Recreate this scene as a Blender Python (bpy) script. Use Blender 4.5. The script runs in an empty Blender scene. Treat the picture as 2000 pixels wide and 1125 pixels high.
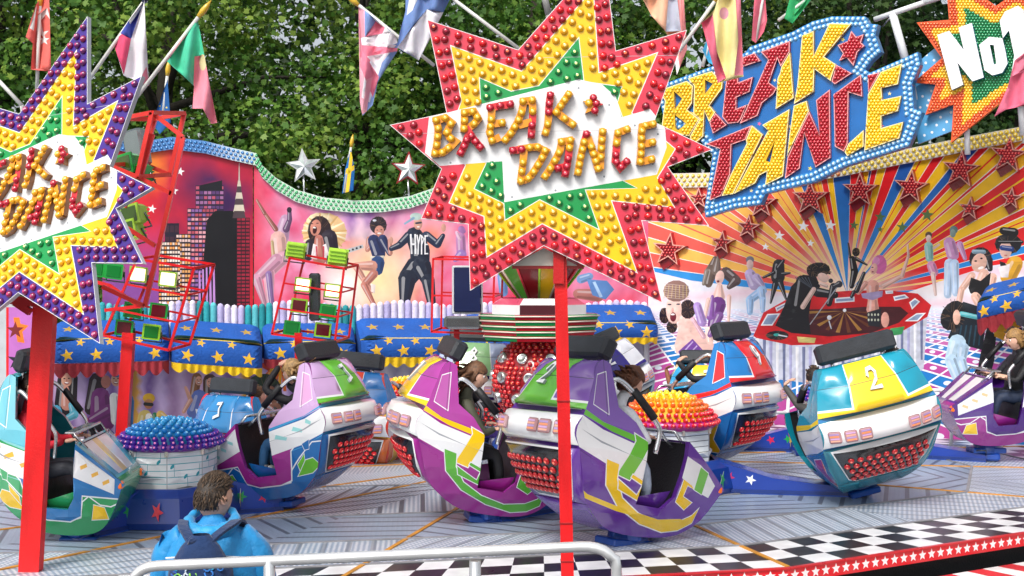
import bpy, math, random
import numpy as np
from math import sin, cos, pi, radians, atan2, hypot
from mathutils import Vector, Matrix, noise
from mathutils.geometry import delaunay_2d_cdt
random.seed(7)
SC = bpy.context.scene
COL = SC.collection

# ------------------------------------------------------------ camera, sky, sun, exposure
F = 2400.0; CAMZ = 2.4; HOR = 540.0                      # pixel focal length of the 2000 px photograph, eye height, horizon row
PITCH = -math.atan((562.5 - HOR) / F)
cd = bpy.data.cameras.new("camera"); cam = bpy.data.objects.new("camera", cd); COL.objects.link(cam)
cam.location = (0, 0, CAMZ); cam.rotation_euler = (pi / 2 + PITCH, 0, 0)
cd.sensor_width = 36; cd.lens = 36 * F / 2000; cd.clip_end = 500; cd.clip_start = .1
SC.camera = cam
w = bpy.data.worlds.new("World"); SC.world = w; w.use_nodes = True
nt = w.node_tree; bg = nt.nodes["Background"]
sky = nt.nodes.new("ShaderNodeTexSky"); sky.sky_type = 'NISHITA'; sky.sun_disc = False
SUN_EL, SUN_AZ = radians(48), radians(205)
sky.sun_elevation = SUN_EL; sky.sun_rotation = SUN_AZ; sky.air_density = 1.0; sky.dust_density = 4.0; sky.ozone_density = .6
hsv = nt.nodes.new("ShaderNodeHueSaturation"); hsv.inputs['Saturation'].default_value = .35
nt.links.new(sky.outputs[0], hsv.inputs['Color']); nt.links.new(hsv.outputs[0], bg.inputs[0]); bg.inputs[1].default_value = .13
sd = bpy.data.lights.new("sun", 'SUN'); sd.energy = 2.1; sd.angle = radians(18); sd.color = (1, .96, .9)
so = bpy.data.objects.new("sun", sd); COL.objects.link(so)
sv = Vector((sin(SUN_AZ) * cos(SUN_EL), cos(SUN_AZ) * cos(SUN_EL), sin(SUN_EL)))
so.rotation_euler = sv.to_track_quat('Z', 'Y').to_euler(); so.location = (0, -5, 20)
SC.view_settings.view_transform = 'Standard'; SC.view_settings.look = 'None'
SC.view_settings.exposure = .38; SC.view_settings.gamma = 1

# ------------------------------------------------------------ helpers
def lin(h):
    if isinstance(h, (tuple, list)): return tuple(h[:3])
    h = h.lstrip('#'); r = [int(h[i:i + 2], 16) / 255 for i in (0, 2, 4)]
    return tuple(c / 12.92 if c <= .04045 else ((c + .055) / 1.055) ** 2.4 for c in r)
def mixc(a, b, t): t = max(0, min(1, t)); return tuple(x + (y - x) * t for x, y in zip(lin(a), lin(b)))
def ray(px, py):
    dx, dz = (px - 1000) / F, (562.5 - py) / F
    return Vector((dx, cos(PITCH) - dz * sin(PITCH), sin(PITCH) + dz * cos(PITCH)))
def P(px, py, Y): d = ray(px, py); return Vector((0, 0, CAMZ)) + d * (Y / d.y)
def G(px, py, z=.3): d = ray(px, py); return Vector((0, 0, CAMZ)) + d * ((z - CAMZ) / d.z)
class Wall:                                             # a vertical plane through two plan points; d comes out towards the viewer
    def __init__(s, A, B):
        s.A = Vector((A[0], A[1], 0)); s.u = (Vector((B[0], B[1], 0)) - s.A).normalized(); s.n = Vector((s.u.y, -s.u.x, 0))
    def __call__(s, x, y, d=0):
        r = ray(x, y); o = Vector((0, 0, CAMZ)); t = (s.A - o).dot(s.n) / Vector((r.x, r.y, 0)).dot(s.n)
        return o + r * t + s.n * d
def flat(Y): return lambda x, y, d=0: P(x, y, Y) + Vector((0, -d, 0))

MATS = {}
def mat(name, rough=.4, metal=0, coat=0, var=.1, nscale=6, bump=0, bscale=60, emit=0, trans=0, sheen=0, streak=False, spec=.5):
    if name in MATS: return MATS[name]
    m = bpy.data.materials.new(name); m.use_nodes = True; t = m.node_tree; n = t.nodes; L = t.links
    b = n['Principled BSDF']; a = n.new('ShaderNodeAttribute'); a.attribute_name = 'Col'
    tc = n.new('ShaderNodeTexCoord'); nz = n.new('ShaderNodeTexNoise'); nz.inputs['Scale'].default_value = nscale; nz.inputs['Detail'].default_value = 6
    if streak:
        mp = n.new('ShaderNodeMapping'); mp.inputs['Scale'].default_value = (1, 1, .25); L.new(tc.outputs['Object'], mp.inputs[0]); L.new(mp.outputs[0], nz.inputs['Vector'])
    else: L.new(tc.outputs['Object'], nz.inputs['Vector'])
    mr = n.new('ShaderNodeMapRange'); mr.inputs['From Min'].default_value = .3; mr.inputs['From Max'].default_value = .7
    mr.inputs['To Min'].default_value = 1 - var; mr.inputs['To Max'].default_value = 1 + var * .6; L.new(nz.outputs[0], mr.inputs[0])
    vm = n.new('ShaderNodeVectorMath'); vm.operation = 'SCALE'; L.new(a.outputs['Color'], vm.inputs[0]); L.new(mr.outputs[0], vm.inputs['Scale'])
    L.new(vm.outputs[0], b.inputs['Base Color'])
    rr = n.new('ShaderNodeMapRange'); rr.inputs['To Min'].default_value = max(.02, rough - .08); rr.inputs['To Max'].default_value = min(1, rough + .12)
    L.new(nz.outputs[0], rr.inputs[0]); L.new(rr.outputs[0], b.inputs['Roughness'])
    b.inputs['Metallic'].default_value = metal; b.inputs['Coat Weight'].default_value = coat; b.inputs['Coat Roughness'].default_value = .12
    b.inputs['Specular IOR Level'].default_value = spec; b.inputs['Sheen Weight'].default_value = sheen
    if trans: b.inputs['Subsurface Weight'].default_value = trans; b.inputs['Subsurface Scale'].default_value = .03
    if emit: L.new(vm.outputs[0], b.inputs['Emission Color']); b.inputs['Emission Strength'].default_value = emit
    if bump:
        n2 = n.new('ShaderNodeTexNoise'); n2.inputs['Scale'].default_value = bscale; n2.inputs['Detail'].default_value = 4; L.new(tc.outputs['Object'], n2.inputs['Vector'])
        bp = n.new('ShaderNodeBump'); bp.inputs['Strength'].default_value = bump; bp.inputs['Distance'].default_value = .02; L.new(n2.outputs[0], bp.inputs['Height']); L.new(bp.outputs[0], b.inputs['Normal'])
    MATS[name] = m; return m
PAINT = mat('gloss_paint', .28, coat=.4, var=.1, nscale=5)
BODY = mat('gondola_lacquer', .22, coat=.7, var=.08, nscale=3)
MURAL = mat('airbrushed_mural', .42, var=.12, nscale=4.5, coat=.15)
CANVAS = mat('awning_canvas', .8, var=.16, nscale=5, bump=.5, bscale=30)
CLOTH = mat('woven_cloth', .85, var=.2, nscale=9, sheen=.2, bump=.35, bscale=40)
SKIN = mat('skin', .5, var=.1, nscale=20, trans=.12)
HAIR = mat('hair', .55, var=.45, nscale=60, bump=.25, bscale=160)
STEEL = mat('polished_steel', .22, metal=.9, var=.1)
WHITE = mat('white_enamel', .3, var=.1, coat=.3)
RUBBER = mat('black_vinyl', .5, var=.25, nscale=14, bump=.2)
BULB = mat('coloured_bulb_glass', .12, coat=.6, var=.12, nscale=12, emit=.12)
GLOW = mat('lit_bulb_glass', .12, coat=.6, var=.15, nscale=12, emit=.4)
LAMP = mat('lit_floodlight', .3, var=.02, emit=2.6)
BARK = mat('tree_bark', .9, var=.4, nscale=7, bump=1, bscale=25)
FLAG = mat('faded_flag_cloth', .85, var=.1, nscale=5, trans=.1, bump=.3, bscale=14)

def tag(o, label=None, cat=None, group=None, kind=None):
    if label: o['label'] = label
    if cat: o['category'] = cat
    if group: o['group'] = group
    if kind: o['kind'] = kind
    return o
def thing(name, loc, label, cat, group=None, rot=None, mw=None):
    o = bpy.data.objects.new(name, None); COL.objects.link(o); o.empty_display_size = .2
    o.matrix_world = mw if mw is not None else Matrix.Translation(Vector(loc)); 
    return tag(o, label, cat, group)
WM = {}
def wmat(o):
    return WM.get(o.name) or Matrix.Identity(4)
class MB:
    def __init__(s): s.v = []; s.f = []; s.c = []; s.sm = []
    def add(s, vs, fs, col, sm=False):
        k = len(s.v); s.v += [Vector(p) for p in vs]
        single = not isinstance(col, list)
        for i, f in enumerate(fs): s.f.append([a + k for a in f]); s.c.append(col if single else col[i]); s.sm.append(sm)
        return s
    def box(s, c, size, col, M=None):
        x, y, z = [a / 2 for a in size]; R = M or Matrix.Identity(3); c = Vector(c)
        vs = [c + R @ Vector((sx * x, sy * y, sz * z)) for sz in (-1, 1) for sy in (-1, 1) for sx in (-1, 1)]
        return s.add(vs, [(0, 2, 3, 1), (4, 5, 7, 6), (0, 1, 5, 4), (2, 6, 7, 3), (0, 4, 6, 2), (1, 3, 7, 5)], col)
    def bbox(s, c, size, col, b=.02, M=None):              # box with chamfered edges
        x, y, z = [a / 2 for a in size]; R = M or Matrix.Identity(3); c = Vector(c); pts = []
        rings = []
        for (zz, ins) in ((-z, b), (-z + b, 0), (z - b, 0), (z, b)):
            X, Y = x - ins, y - ins; q = b
            rings.append([(X, -Y + q), (X, Y - q), (X - q, Y), (-X + q, Y), (-X, Y - q), (-X, -Y + q), (-X + q, -Y), (X - q, -Y)]); rings[-1] = [(p[0], p[1], zz) for p in rings[-1]]
        vs = [c + R @ Vector(p) for r in rings for p in r]
        fs = [(j * 8 + i, j * 8 + (i + 1) % 8, (j + 1) * 8 + (i + 1) % 8, (j + 1) * 8 + i) for j in range(3) for i in range(8)]
        fs += [tuple(range(7, -1, -1)), tuple(range(24, 32))]
        return s.add(vs, fs, col)
    def beam(s, a, b, w, h, col, up=(0, 0, 1)):
        a, b = Vector(a), Vector(b); d = (b - a); L = d.length; d.normalize(); up = Vector(up)
        if abs(d.dot(up)) > .98: up = Vector((0, 1, 0))
        sx = d.cross(up).normalized(); sz = sx.cross(d); M = Matrix((sx, d, sz)).transposed()
        return s.box((a + b) / 2, (w, L, h), col, M)
    def tube(s, pts, r, col, n=8, cap=True, sm=True):
        pts = [Vector(p) for p in pts]; rs = r if isinstance(r, (list, tuple)) else [r] * len(pts); vs = []
        t0 = (pts[1] - pts[0]).normalized(); u = t0.cross(Vector((0, 0, 1)))
        if u.length < .1: u = t0.cross(Vector((0, 1, 0)))
        u.normalize()
        for i, p in enumerate(pts):
            t = (pts[min(i + 1, len(pts) - 1)] - pts[max(i - 1, 0)]).normalized(); u = (u - t * u.dot(t)).normalized(); v = t.cross(u)
            vs += [p + (u * cos(2 * pi * k / n) + v * sin(2 * pi * k / n)) * rs[i] for k in range(n)]
        fs = [(i * n + k, i * n + (k + 1) % n, (i + 1) * n + (k + 1) % n, (i + 1) * n + k) for i in range(len(pts) - 1) for k in range(n)]
        s.add(vs, fs, col, sm)
        if cap: s.f += [[len(s.v) - len(vs) + k for k in range(n - 1, -1, -1)], [len(s.v) - n + k for k in range(n)]]; s.c += [col, col]; s.sm += [False, False]
        return s
    def lathe(s, prof, col, n=16, c=(0, 0, 0), M=None, sm=True, cols=None, ph=0):
        c = Vector(c); R = M or Matrix.Identity(3); vs = [c + R @ Vector((r * cos(2 * pi * k / n + ph), r * sin(2 * pi * k / n + ph), z)) for r, z in prof for k in range(n)]
        for i in range(len(prof) - 1):
            pass
        fs = [(i * n + k, i * n + (k + 1) % n, (i + 1) * n + (k + 1) % n, (i + 1) * n + k) for i in range(len(prof) - 1) for k in range(n)]
        cc = [(cols[i] if cols else col) for i in range(len(prof) - 1) for k in range(n)]
        return s.add(vs, fs, cc, sm)
    def ball(s, c, r, col, n=12, m=8, M=None, sm=True):
        rx, ry, rz = r if isinstance(r, (tuple, list)) else (r, r, r); c = Vector(c); R = M or Matrix.Identity(3)
        vs = [c + R @ Vector((rx * sin(pi * j / m) * cos(2 * pi * k / n), ry * sin(pi * j / m) * sin(2 * pi * k / n), -rz * cos(pi * j / m))) for j in range(m + 1) for k in range(n)]
        fs = [(j * n + k, j * n + (k + 1) % n, (j + 1) * n + (k + 1) % n, (j + 1) * n + k) for j in range(m) for k in range(n)]
        return s.add(vs, fs, col, sm)
    def prism(s, poly, f0, f1, col):                         # poly of 2D points, f0/f1 map them to the two ends
        n = len(poly); vs = [f0(*p) for p in poly] + [f1(*p) for p in poly]
        return s.add(vs, [list(range(n)), list(range(2 * n - 1, n - 1, -1))] + [(i, (i + 1) % n, (i + 1) % n + n, i + n) for i in range(n)], col)
    def mesh(s, name, m):
        me = bpy.data.meshes.new(name); me.from_pydata([tuple(v) for v in s.v], [], s.f)
        at = me.color_attributes.new('Col', 'FLOAT_COLOR', 'CORNER'); buf = []
        for f, c in zip(s.f, s.c):
            if callable(c):
                for i in f: buf += [*c(s.v[i]), 1]
            elif isinstance(c, list):
                for q in c: buf += [*q, 1]
            else: buf += [*lin(c), 1] * len(f)
        if len(me.loops) * 4 == len(buf): at.data.foreach_set('color', buf)
        me.polygons.foreach_set('use_smooth', s.sm); me.materials.append(m); me.update(); return me
    def build(s, name, m, parent=None, local=False):
        if parent is not None and not local:
            I = wmat(parent).inverted(); s.v = [I @ v for v in s.v]
        o = bpy.data.objects.new(name, s.mesh(name, m)); COL.objects.link(o)
        if parent is not None: o.parent = parent; WM[o.name] = wmat(parent)
        return o
_t = thing
def thing(name, loc, label, cat, group=None, mw=None):
    o = _t(name, loc, label, cat, group, None, mw); WM[o.name] = (mw if mw is not None else Matrix.Translation(Vector(loc))).copy(); return o

def thick(pts, w, closed=False):                             # polyline -> outline polygon, square ends
    pts = [Vector(p[:2]) for p in pts]; n = len(pts); Lf, Rt = [], []
    if n == 1: p = pts[0]; return [(p.x - w / 2, p.y - w / 2), (p.x + w / 2, p.y - w / 2), (p.x + w / 2, p.y + w / 2), (p.x - w / 2, p.y + w / 2)]
    for i, p in enumerate(pts):
        a = (pts[i] - pts[i - 1]).normalized() if i > 0 else (pts[1] - pts[0]).normalized()
        b = (pts[i + 1] - pts[i]).normalized() if i < n - 1 else a
        t = (a + b); t = t.normalized() if t.length > .2 else b
        k = 1 / max(.45, t.dot(a)); nn = Vector((-t.y, t.x)) * (w / 2 * k)
        e = Vector((0, 0)) if 0 < i < n - 1 else (-a * w * .42 if i == 0 else a * w * .42)
        Lf.append(p + nn + e); Rt.append(p - nn + e)
    return [tuple(p) for p in Lf + Rt[::-1]]
def limb(x1, y1, r1, x2, y2, r2, n=5):
    a = atan2(y2 - y1, x2 - x1); o = []
    for k in range(n + 1): q = a + pi / 2 + pi * k / n; o.append((x1 + r1 * cos(q), y1 + r1 * sin(q)))
    for k in range(n + 1): q = a - pi / 2 + pi * k / n; o.append((x2 + r2 * cos(q), y2 + r2 * sin(q)))
    return o
def ell(cx, cy, rx, ry=None, rot=0, n=14):
    ry = ry or rx; return [(cx + rx * cos(2 * pi * k / n) * cos(rot) - ry * sin(2 * pi * k / n) * sin(rot), cy + rx * cos(2 * pi * k / n) * sin(rot) + ry * sin(2 * pi * k / n) * cos(rot)) for k in range(n)]
def star(cx, cy, r, q=.42, rot=0, n=5, sx=1):
    return [(cx + sx * (r if k % 2 == 0 else r * q) * sin(pi * k / n + rot), cy - (r if k % 2 == 0 else r * q) * cos(pi * k / n + rot)) for k in range(2 * n)]
def grow(poly, d):                                           # offset a polygon outwards by d (inwards when negative)
    A = sum(poly[i - 1][0] * poly[i][1] - poly[i][0] * poly[i - 1][1] for i in range(len(poly)))
    sg = 1 if A > 0 else -1; out = []; n = len(poly)
    for i in range(n):
        p0, p1, p2 = Vector(poly[i - 1]), Vector(poly[i]), Vector(poly[(i + 1) % n])
        a = (p1 - p0); b = (p2 - p1)
        if a.length < 1e-9 or b.length < 1e-9: continue
        a.normalize(); b.normalize(); na = Vector((a.y, -a.x)) * sg; nb = Vector((b.y, -b.x)) * sg
        m = na + nb; k = d / max(.28, 1 + na.dot(nb)) if m.length > .1 else d
        out.append(tuple(p1 + m * k))
    return out
def inside(p, poly):
    x, y = p; c = False; j = len(poly) - 1
    for i in range(len(poly)):
        a, b = poly[i], poly[j]
        if (a[1] > y) != (b[1] > y) and x < (b[0] - a[0]) * (y - a[1]) / (b[1] - a[1]) + a[0]: c = not c
        j = i
    return c
def edist(p, poly):
    m = 1e9; p = Vector(p)
    for i in range(len(poly)):
        a, b = Vector(poly[i - 1]), Vector(poly[i]); d = b - a; t = max(0, min(1, (p - a).dot(d) / max(1e-9, d.length_squared))); m = min(m, (a + d * t - p).length)
    return m
def painted(mb, shapes, f, grid=0, base=True, depth=0, edge='#888888', back=True, d0=0, holes=(), sm=False):
    """shapes: (polygon, colour). Later shapes lie over earlier ones, all in ONE surface. base: clip to shapes[0]. depth: thickness behind."""
    V = []; ED = []
    for poly in [q[0] for q in shapes] + list(holes):
        k = len(V); m = len(poly); V += [Vector(p) for p in poly]; ED += [(k + i, k + (i + 1) % m) for i in range(m)]
    if grid:
        xs = [p[0] for p in shapes[0][0]]; ys = [p[1] for p in shapes[0][0]]; gx, gy = grid if isinstance(grid, tuple) else (grid, grid)
        y = min(ys) + gy * .51; r = 0
        while y < max(ys):
            x = min(xs) + gx * (.5 if r % 2 else .97)
            while x < max(xs):
                if inside((x, y), shapes[0][0]): V.append(Vector((x, y)))
                x += gx
            y += gy; r += 1
    v, e, fc, ov, oe, of = delaunay_2d_cdt(V, ED, [], 0, 1e-5, False)
    co = np.array([(p.x, p.y) for p in v]); tri = np.array([t[:3] for t in fc]); ce = co[tri].mean(1); own = np.full(len(tri), -1)
    def pip(poly):
        q = np.array([(p[0], p[1]) for p in poly]); ok = np.nonzero((ce[:, 0] >= q[:, 0].min()) & (ce[:, 0] <= q[:, 0].max()) & (ce[:, 1] >= q[:, 1].min()) & (ce[:, 1] <= q[:, 1].max()))[0]
        if not len(ok): return ok
        X, Y = ce[ok, 0], ce[ok, 1]; ins = np.zeros(len(ok), int)
        for i in range(len(q)):                             # winding number, so self-crossing outlines still fill
            (x0, y0), (x1, y1) = q[i - 1], q[i]; cr = (x1 - x0) * (Y - y0) - (X - x0) * (y1 - y0)
            ins += ((y0 <= Y) & (y1 > Y) & (cr > 0)).astype(int) - ((y0 > Y) & (y1 <= Y) & (cr < 0)).astype(int)
        return ok[ins != 0]
    for i, (poly, c) in enumerate(shapes):
        k = pip(poly); 
        if base and i: k = k[own[k] >= 0]
        own[k] = i
    for h in holes: own[pip(h)] = -1
    T = []; C = []
    for t, o in zip(tri.tolist(), own.tolist()):
        if o < 0: continue
        a, b, c_ = v[t[0]], v[t[1]], v[t[2]]
        if abs((b - a).cross(c_ - a)) < 1e-9: continue
        c = shapes[o][1]; T.append(t); C.append([lin(c(*v[i])) for i in t] if callable(c) else lin(c))
    if not T: return
    # orient towards the viewer side (d positive)
    t = T[0]; a, b, c_ = [f(*v[i], d0) for i in t]; nn = (b - a).cross(c_ - a); q = f(*v[t[0]], d0 + .01) - a
    flip = nn.dot(q) < 0
    if flip: T = [t[::-1] for t in T]; C = [(c[::-1] if isinstance(c, list) else c) for c in C]
    used = sorted({i for t in T for i in t}); ix = {u: k for k, u in enumerate(used)}
    top = [f(v[u].x, v[u].y, d0) for u in used]; T = [[ix[i] for i in t] for t in T]
    mb.add(top, T, C, sm)
    if depth:
        bot = [f(v[u].x, v[u].y, d0 - depth) for u in used]; n = len(top); E = {}
        for t in T:
            for i in range(3): E[(t[i], t[(i + 1) % 3])] = 1
        rim = [(b, a, a + n, b + n) for (a, b) in E if (b, a) not in E]
        fs = rim + ([[i + n for i in t[::-1]] for t in T] if back else [])
        mb.add(top + bot, fs, edge)
BPROTO = {}
def bulb_mesh(col, tip, m=BULB, n=9, flatq=.75):
    key = (col, tip, m.name, n, flatq)
    if key not in BPROTO:
        b = MB(); q = flatq
        b.lathe([(1.0, 0), (1.02, .22), (.93, .22 + .28 * q), (.7, .22 + .62 * q), (.36, .22 + .86 * q), (.001, .22 + .93 * q)], col, n, cols=[mixc(col, '#101010', .55), col, col, col, tip])  # lit filament is put in as a paler tip colour
        BPROTO[key] = (b, b.mesh('bulb', m))
    return BPROTO[key]
def bulbs(parent, items, name='bulb', most=95, m=BULB, n=9, flatq=.75):
    """items: (pos, normal, radius, colour, tip colour) in the parent's local space. The first are parts, the rest one stuff mesh."""
    rest = MB()
    for i, (p, nn, r, c, tp) in enumerate(items):
        pb, me = bulb_mesh(c, tp, m, n, flatq)
        M = Matrix.Translation(Vector(p)) @ Vector(nn).to_track_quat('Z', 'Y').to_matrix().to_4x4() @ Matrix.Scale(r, 4)
        if i < most:
            o = bpy.data.objects.new(name, me); COL.objects.link(o); o.parent = parent; o.matrix_local = M
        else:
            k = len(rest.v); rest.v += [M @ v for v in pb.v]; rest.f += [[a + k for a in f] for f in pb.f]; rest.c += pb.c; rest.sm += pb.sm
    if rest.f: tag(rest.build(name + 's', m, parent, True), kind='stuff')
def rows(poly, offs, step, ok=None, taken=None, mind=None):
    """points spaced along inward offsets of a closed polygon"""
    pts = taken if taken is not None else []; new = []; mind = mind or step * .72
    for k, o in enumerate(offs):
        q = grow(poly, -o)
        if len(q) != len(poly): q = poly
        for i in range(len(q)):
            a, b = Vector(q[i - 1]), Vector(q[i]); L = (b - a).length; m = max(1, round(L / step))
            for j in range(m):
                p = a + (b - a) * (j / m)
                if not inside(p, poly) or edist(p, poly) < o * .72: continue
                if ok and not ok(p): continue
                if any(abs(p.x - t.x) < mind and (p - t).length < mind for t in pts): continue
                pts.append(p); new.append(p)
    return new
def hexgrid(poly, step, margin, ok=None):
    xs = [p[0] for p in poly]; ys = [p[1] for p in poly]; out = []; y = min(ys) + step * .4; r = 0
    while y < max(ys):
        x = min(xs) + step * (.5 if r % 2 else 1)
        while x < max(xs):
            if inside((x, y), poly) and edist((x, y), poly) > margin and (ok is None or ok((x, y))): out.append(Vector((x, y)))
            x += step
        y += step * .86; r += 1
    return out
# ------------------------------------------------------------ ground, platform
def plate_mat(name, base, dark, hatch):
    m = bpy.data.materials.new(name); m.use_nodes = True; t = m.node_tree; n = t.nodes; L = t.links; b = n['Principled BSDF']
    a = n.new('ShaderNodeAttribute'); a.attribute_name = 'st'
    vo = n.new('ShaderNodeTexVoronoi'); vo.inputs['Scale'].default_value = 24; vo.inputs['Randomness'].default_value = .05; L.new(a.outputs['Vector'], vo.inputs['Vector'])
    cr = n.new('ShaderNodeMapRange'); cr.inputs['From Min'].default_value = .18; cr.inputs['From Max'].default_value = .42; L.new(vo.outputs['Distance'], cr.inputs[0])
    sp = n.new('ShaderNodeSeparateXYZ'); L.new(a.outputs['Vector'], sp.inputs[0])
    wv = n.new('ShaderNodeMath'); wv.operation = 'MULTIPLY'; wv.inputs[1].default_value = 5.2; L.new(sp.outputs['X'], wv.inputs[0])
    fr = n.new('ShaderNodeMath'); fr.operation = 'FRACT'; L.new(wv.outputs[0], fr.inputs[0])
    lt = n.new('ShaderNodeMath'); lt.operation = 'LESS_THAN'; lt.inputs[1].default_value = .22; L.new(fr.outputs[0], lt.inputs[0])
    hm = n.new('ShaderNodeMath'); hm.operation = 'MULTIPLY'; L.new(lt.outputs[0], hm.inputs[0]); L.new(sp.outputs['Z'], hm.inputs[1])
    nz = n.new('ShaderNodeTexNoise'); nz.inputs['Scale'].default_value = 1.4; nz.inputs['Detail'].default_value = 8; L.new(a.outputs['Vector'], nz.inputs['Vector'])
    m1 = n.new('ShaderNodeMix'); m1.data_type = 'RGBA'; m1.inputs[6].default_value = (*lin(base), 1); m1.inputs[7].default_value = (*lin(dark), 1); L.new(cr.outputs[0], m1.inputs[0])
    m2 = n.new('ShaderNodeMix'); m2.data_type = 'RGBA'; m2.inputs[7].default_value = (*lin(hatch), 1); L.new(m1.outputs[2], m2.inputs[6]); L.new(hm.outputs[0], m2.inputs[0])
    m3 = n.new('ShaderNodeMix'); m3.data_type = 'RGBA'; m3.blend_type = 'MULTIPLY'; m3.inputs[0].default_value = .55; L.new(m2.outputs[2], m3.inputs[6]); L.new(nz.outputs[0], m3.inputs[7])
    cr2 = n.new('ShaderNodeMapRange'); cr2.inputs['From Min'].default_value = .35; cr2.inputs['From Max'].default_value = .6; cr2.inputs['To Min'].default_value = .7; cr2.inputs['To Max'].default_value = 1
    L.new(nz.outputs[0], cr2.inputs[0]); L.new(cr2.outputs[0], m3.inputs[7])
    L.new(m3.outputs[2], b.inputs['Base Color']); b.inputs['Metallic'].default_value = .2; b.inputs['Roughness'].default_value = .34
    bp = n.new('ShaderNodeBump'); bp.inputs['Strength'].default_value = .6; bp.inputs['Distance'].default_value = .006; bp.invert = True; L.new(vo.outputs['Distance'], bp.inputs['Height']); L.new(bp.outputs[0], b.inputs['Normal'])
    return m
PLATE = plate_mat('chequer_plate', '#f4f6fa', '#9fb0c4', '#5c636e')
ASPH = mat('worn_asphalt', .9, var=.35, nscale=3, bump=.6, bscale=80)
g = MB(); g.box((0, 60, -.1), (400, 300, .2), '#55555a'); tag(g.build('ground', ASPH), kind='structure')
PC = Vector((.34, 14.2)); PR = 5.4
CN = [Vector(c) for c in ((2, 8.84), (6.0, 11.06), (6.9, 13.3), (6.5, 15.2), (2.1, 18.7), (-1.7, 17.5), (-5.4, 16.3), (-8.6, 14.3), (-9.0, 11.2), (-7.6, 7.2), (-4.6, 7.5), (-1.3, 8.12))]
NC = len(CN)
def corner(k, r=PR): c = CN[k % NC]; return PC + (c - PC) * (r / PR) if r > PR - 1 else PC + (c - PC) * (r / PR)
def sidelen(k): return (CN[(k + 1) % NC] - CN[k % NC]).length
def sheet_with_st(mb_list, name, m, kind='structure', parent=None):
    vs = []; fs = []; st = []
    for v, f, s in mb_list:
        k = len(vs); vs += v; fs += [[a + k for a in q] for q in f]; st += s
    me = bpy.data.meshes.new(name); me.from_pydata([tuple(v) for v in vs], [], fs)
    at = me.attributes.new('st', 'FLOAT_VECTOR', 'POINT'); at.data.foreach_set('vector', [c for s in st for c in s]); me.materials.append(m)
    o = bpy.data.objects.new(name, me); COL.objects.link(o)
    if parent: o.parent = parent
    if kind: o['kind'] = kind
    return o
# turntable deck plates: wedges between the seams, each with its own tread direction
RI = [0, 1.5, 2.9, 3.9, PR - .72]
plates = []
for k in range(NC):
    for j in range(4):
        q = [corner(k, RI[j + 1]), corner(k + 1, RI[j + 1]), corner(k + 1, RI[j]), corner(k, RI[j])]
        sides = [(q[0], (q[0] + q[1]) / 2, (q[2] + q[3]) / 2, q[3]), ((q[0] + q[1]) / 2, q[1], q[2], (q[2] + q[3]) / 2)]
        for s, qq in enumerate(sides):
            dq = (q[0] + q[1]) / 2 - PC; am = atan2(dq.y, dq.x); an = am + (.55 if s else -.55) + (pi / 2 if j % 2 else 0)
            hz = [0, 1, .85, .5][j]
            v = [Vector((p.x, p.y, .3)) for p in qq]
            plates.append((v, [(0, 1, 2, 3)], [(p.x * cos(an) + p.y * sin(an), -p.x * sin(an) + p.y * cos(an), hz) for p in qq]))
sheet_with_st(plates, 'turntable_floor', PLATE)
SEAM = mat('seam_strip', .5, var=.3)
b = MB()
for k in range(NC):
    a = corner(k, .6); c = corner(k, PR - .02); d = (c - a).normalized(); b.beam((a.x, a.y, .304), (c.x, c.y, .304), .035, .008, '#c98a2c')
    for r in RI[1:]:
        p, q = corner(k, r), corner(k + 1, r); b.beam((p.x, p.y, .305), (q.x, q.y, .305), .028, .008, '#8d8d92')
tag(b.build('floor_seams', SEAM), kind='structure')
# chequered rim
b = MB()
for k in range(NC):
    n = max(3, round(sidelen(k) / .27))
    for j in range(3):
        r0, r1 = PR - .72 + .72 / 3 * j, PR - .72 + .72 / 3 * (j + 1)
        for i in range(n):
            f = lambda t, r: corner(k, r).lerp(corner(k + 1, r), t)
            q = [f(i / n, r0), f(i / n, r1), f((i + 1) / n, r1), f((i + 1) / n, r0)]
            b.add([(p.x, p.y, .3005) for p in q], [(0, 1, 2, 3)][::1], '#e9eaec' if (i + j + k) % 2 else '#15171c')
            b.f[-1] = b.f[-1][::-1]
tag(b.build('chequered_rim', mat('rim_enamel', .3, var=.14, coat=.2)), kind='structure')
# star fascia
rt = thing('platform_fascia', (corner(0).x, corner(0).y, 0), 'red fascia board with a row of white stars along the edge of the ride platform', 'fascia')
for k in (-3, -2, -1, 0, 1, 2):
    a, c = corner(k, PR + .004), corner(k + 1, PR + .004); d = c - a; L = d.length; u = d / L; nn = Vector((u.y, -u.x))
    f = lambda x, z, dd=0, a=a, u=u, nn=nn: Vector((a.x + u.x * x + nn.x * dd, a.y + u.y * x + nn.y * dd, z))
    b = MB(); sh = [([(0, .19), (L, .19), (L, .297), (0, .297)], '#d8121f')]
    m = int(L / .098)
    for i in range(m): sh.append(([(x, .487 - y) for x, y in star((i + .5) * L / m, .243, .042, .45)], '#f2f2f2'))
    painted(b, sh, f, depth=.03, edge='#a01018'); b.beam(f(0, .30, .0), f(L, .30, .0), .03, .012, '#c9151f'); b.build('board', PAINT, rt)
    b = MB(); b.beam(f(0, .1, -.12), f(L, .1, -.12), .05, .19, '#101013'); b.build('skirt_or_dark_gap', RUBBER, rt)  # near-black strip fills in the shaded gap below the fascia
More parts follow.
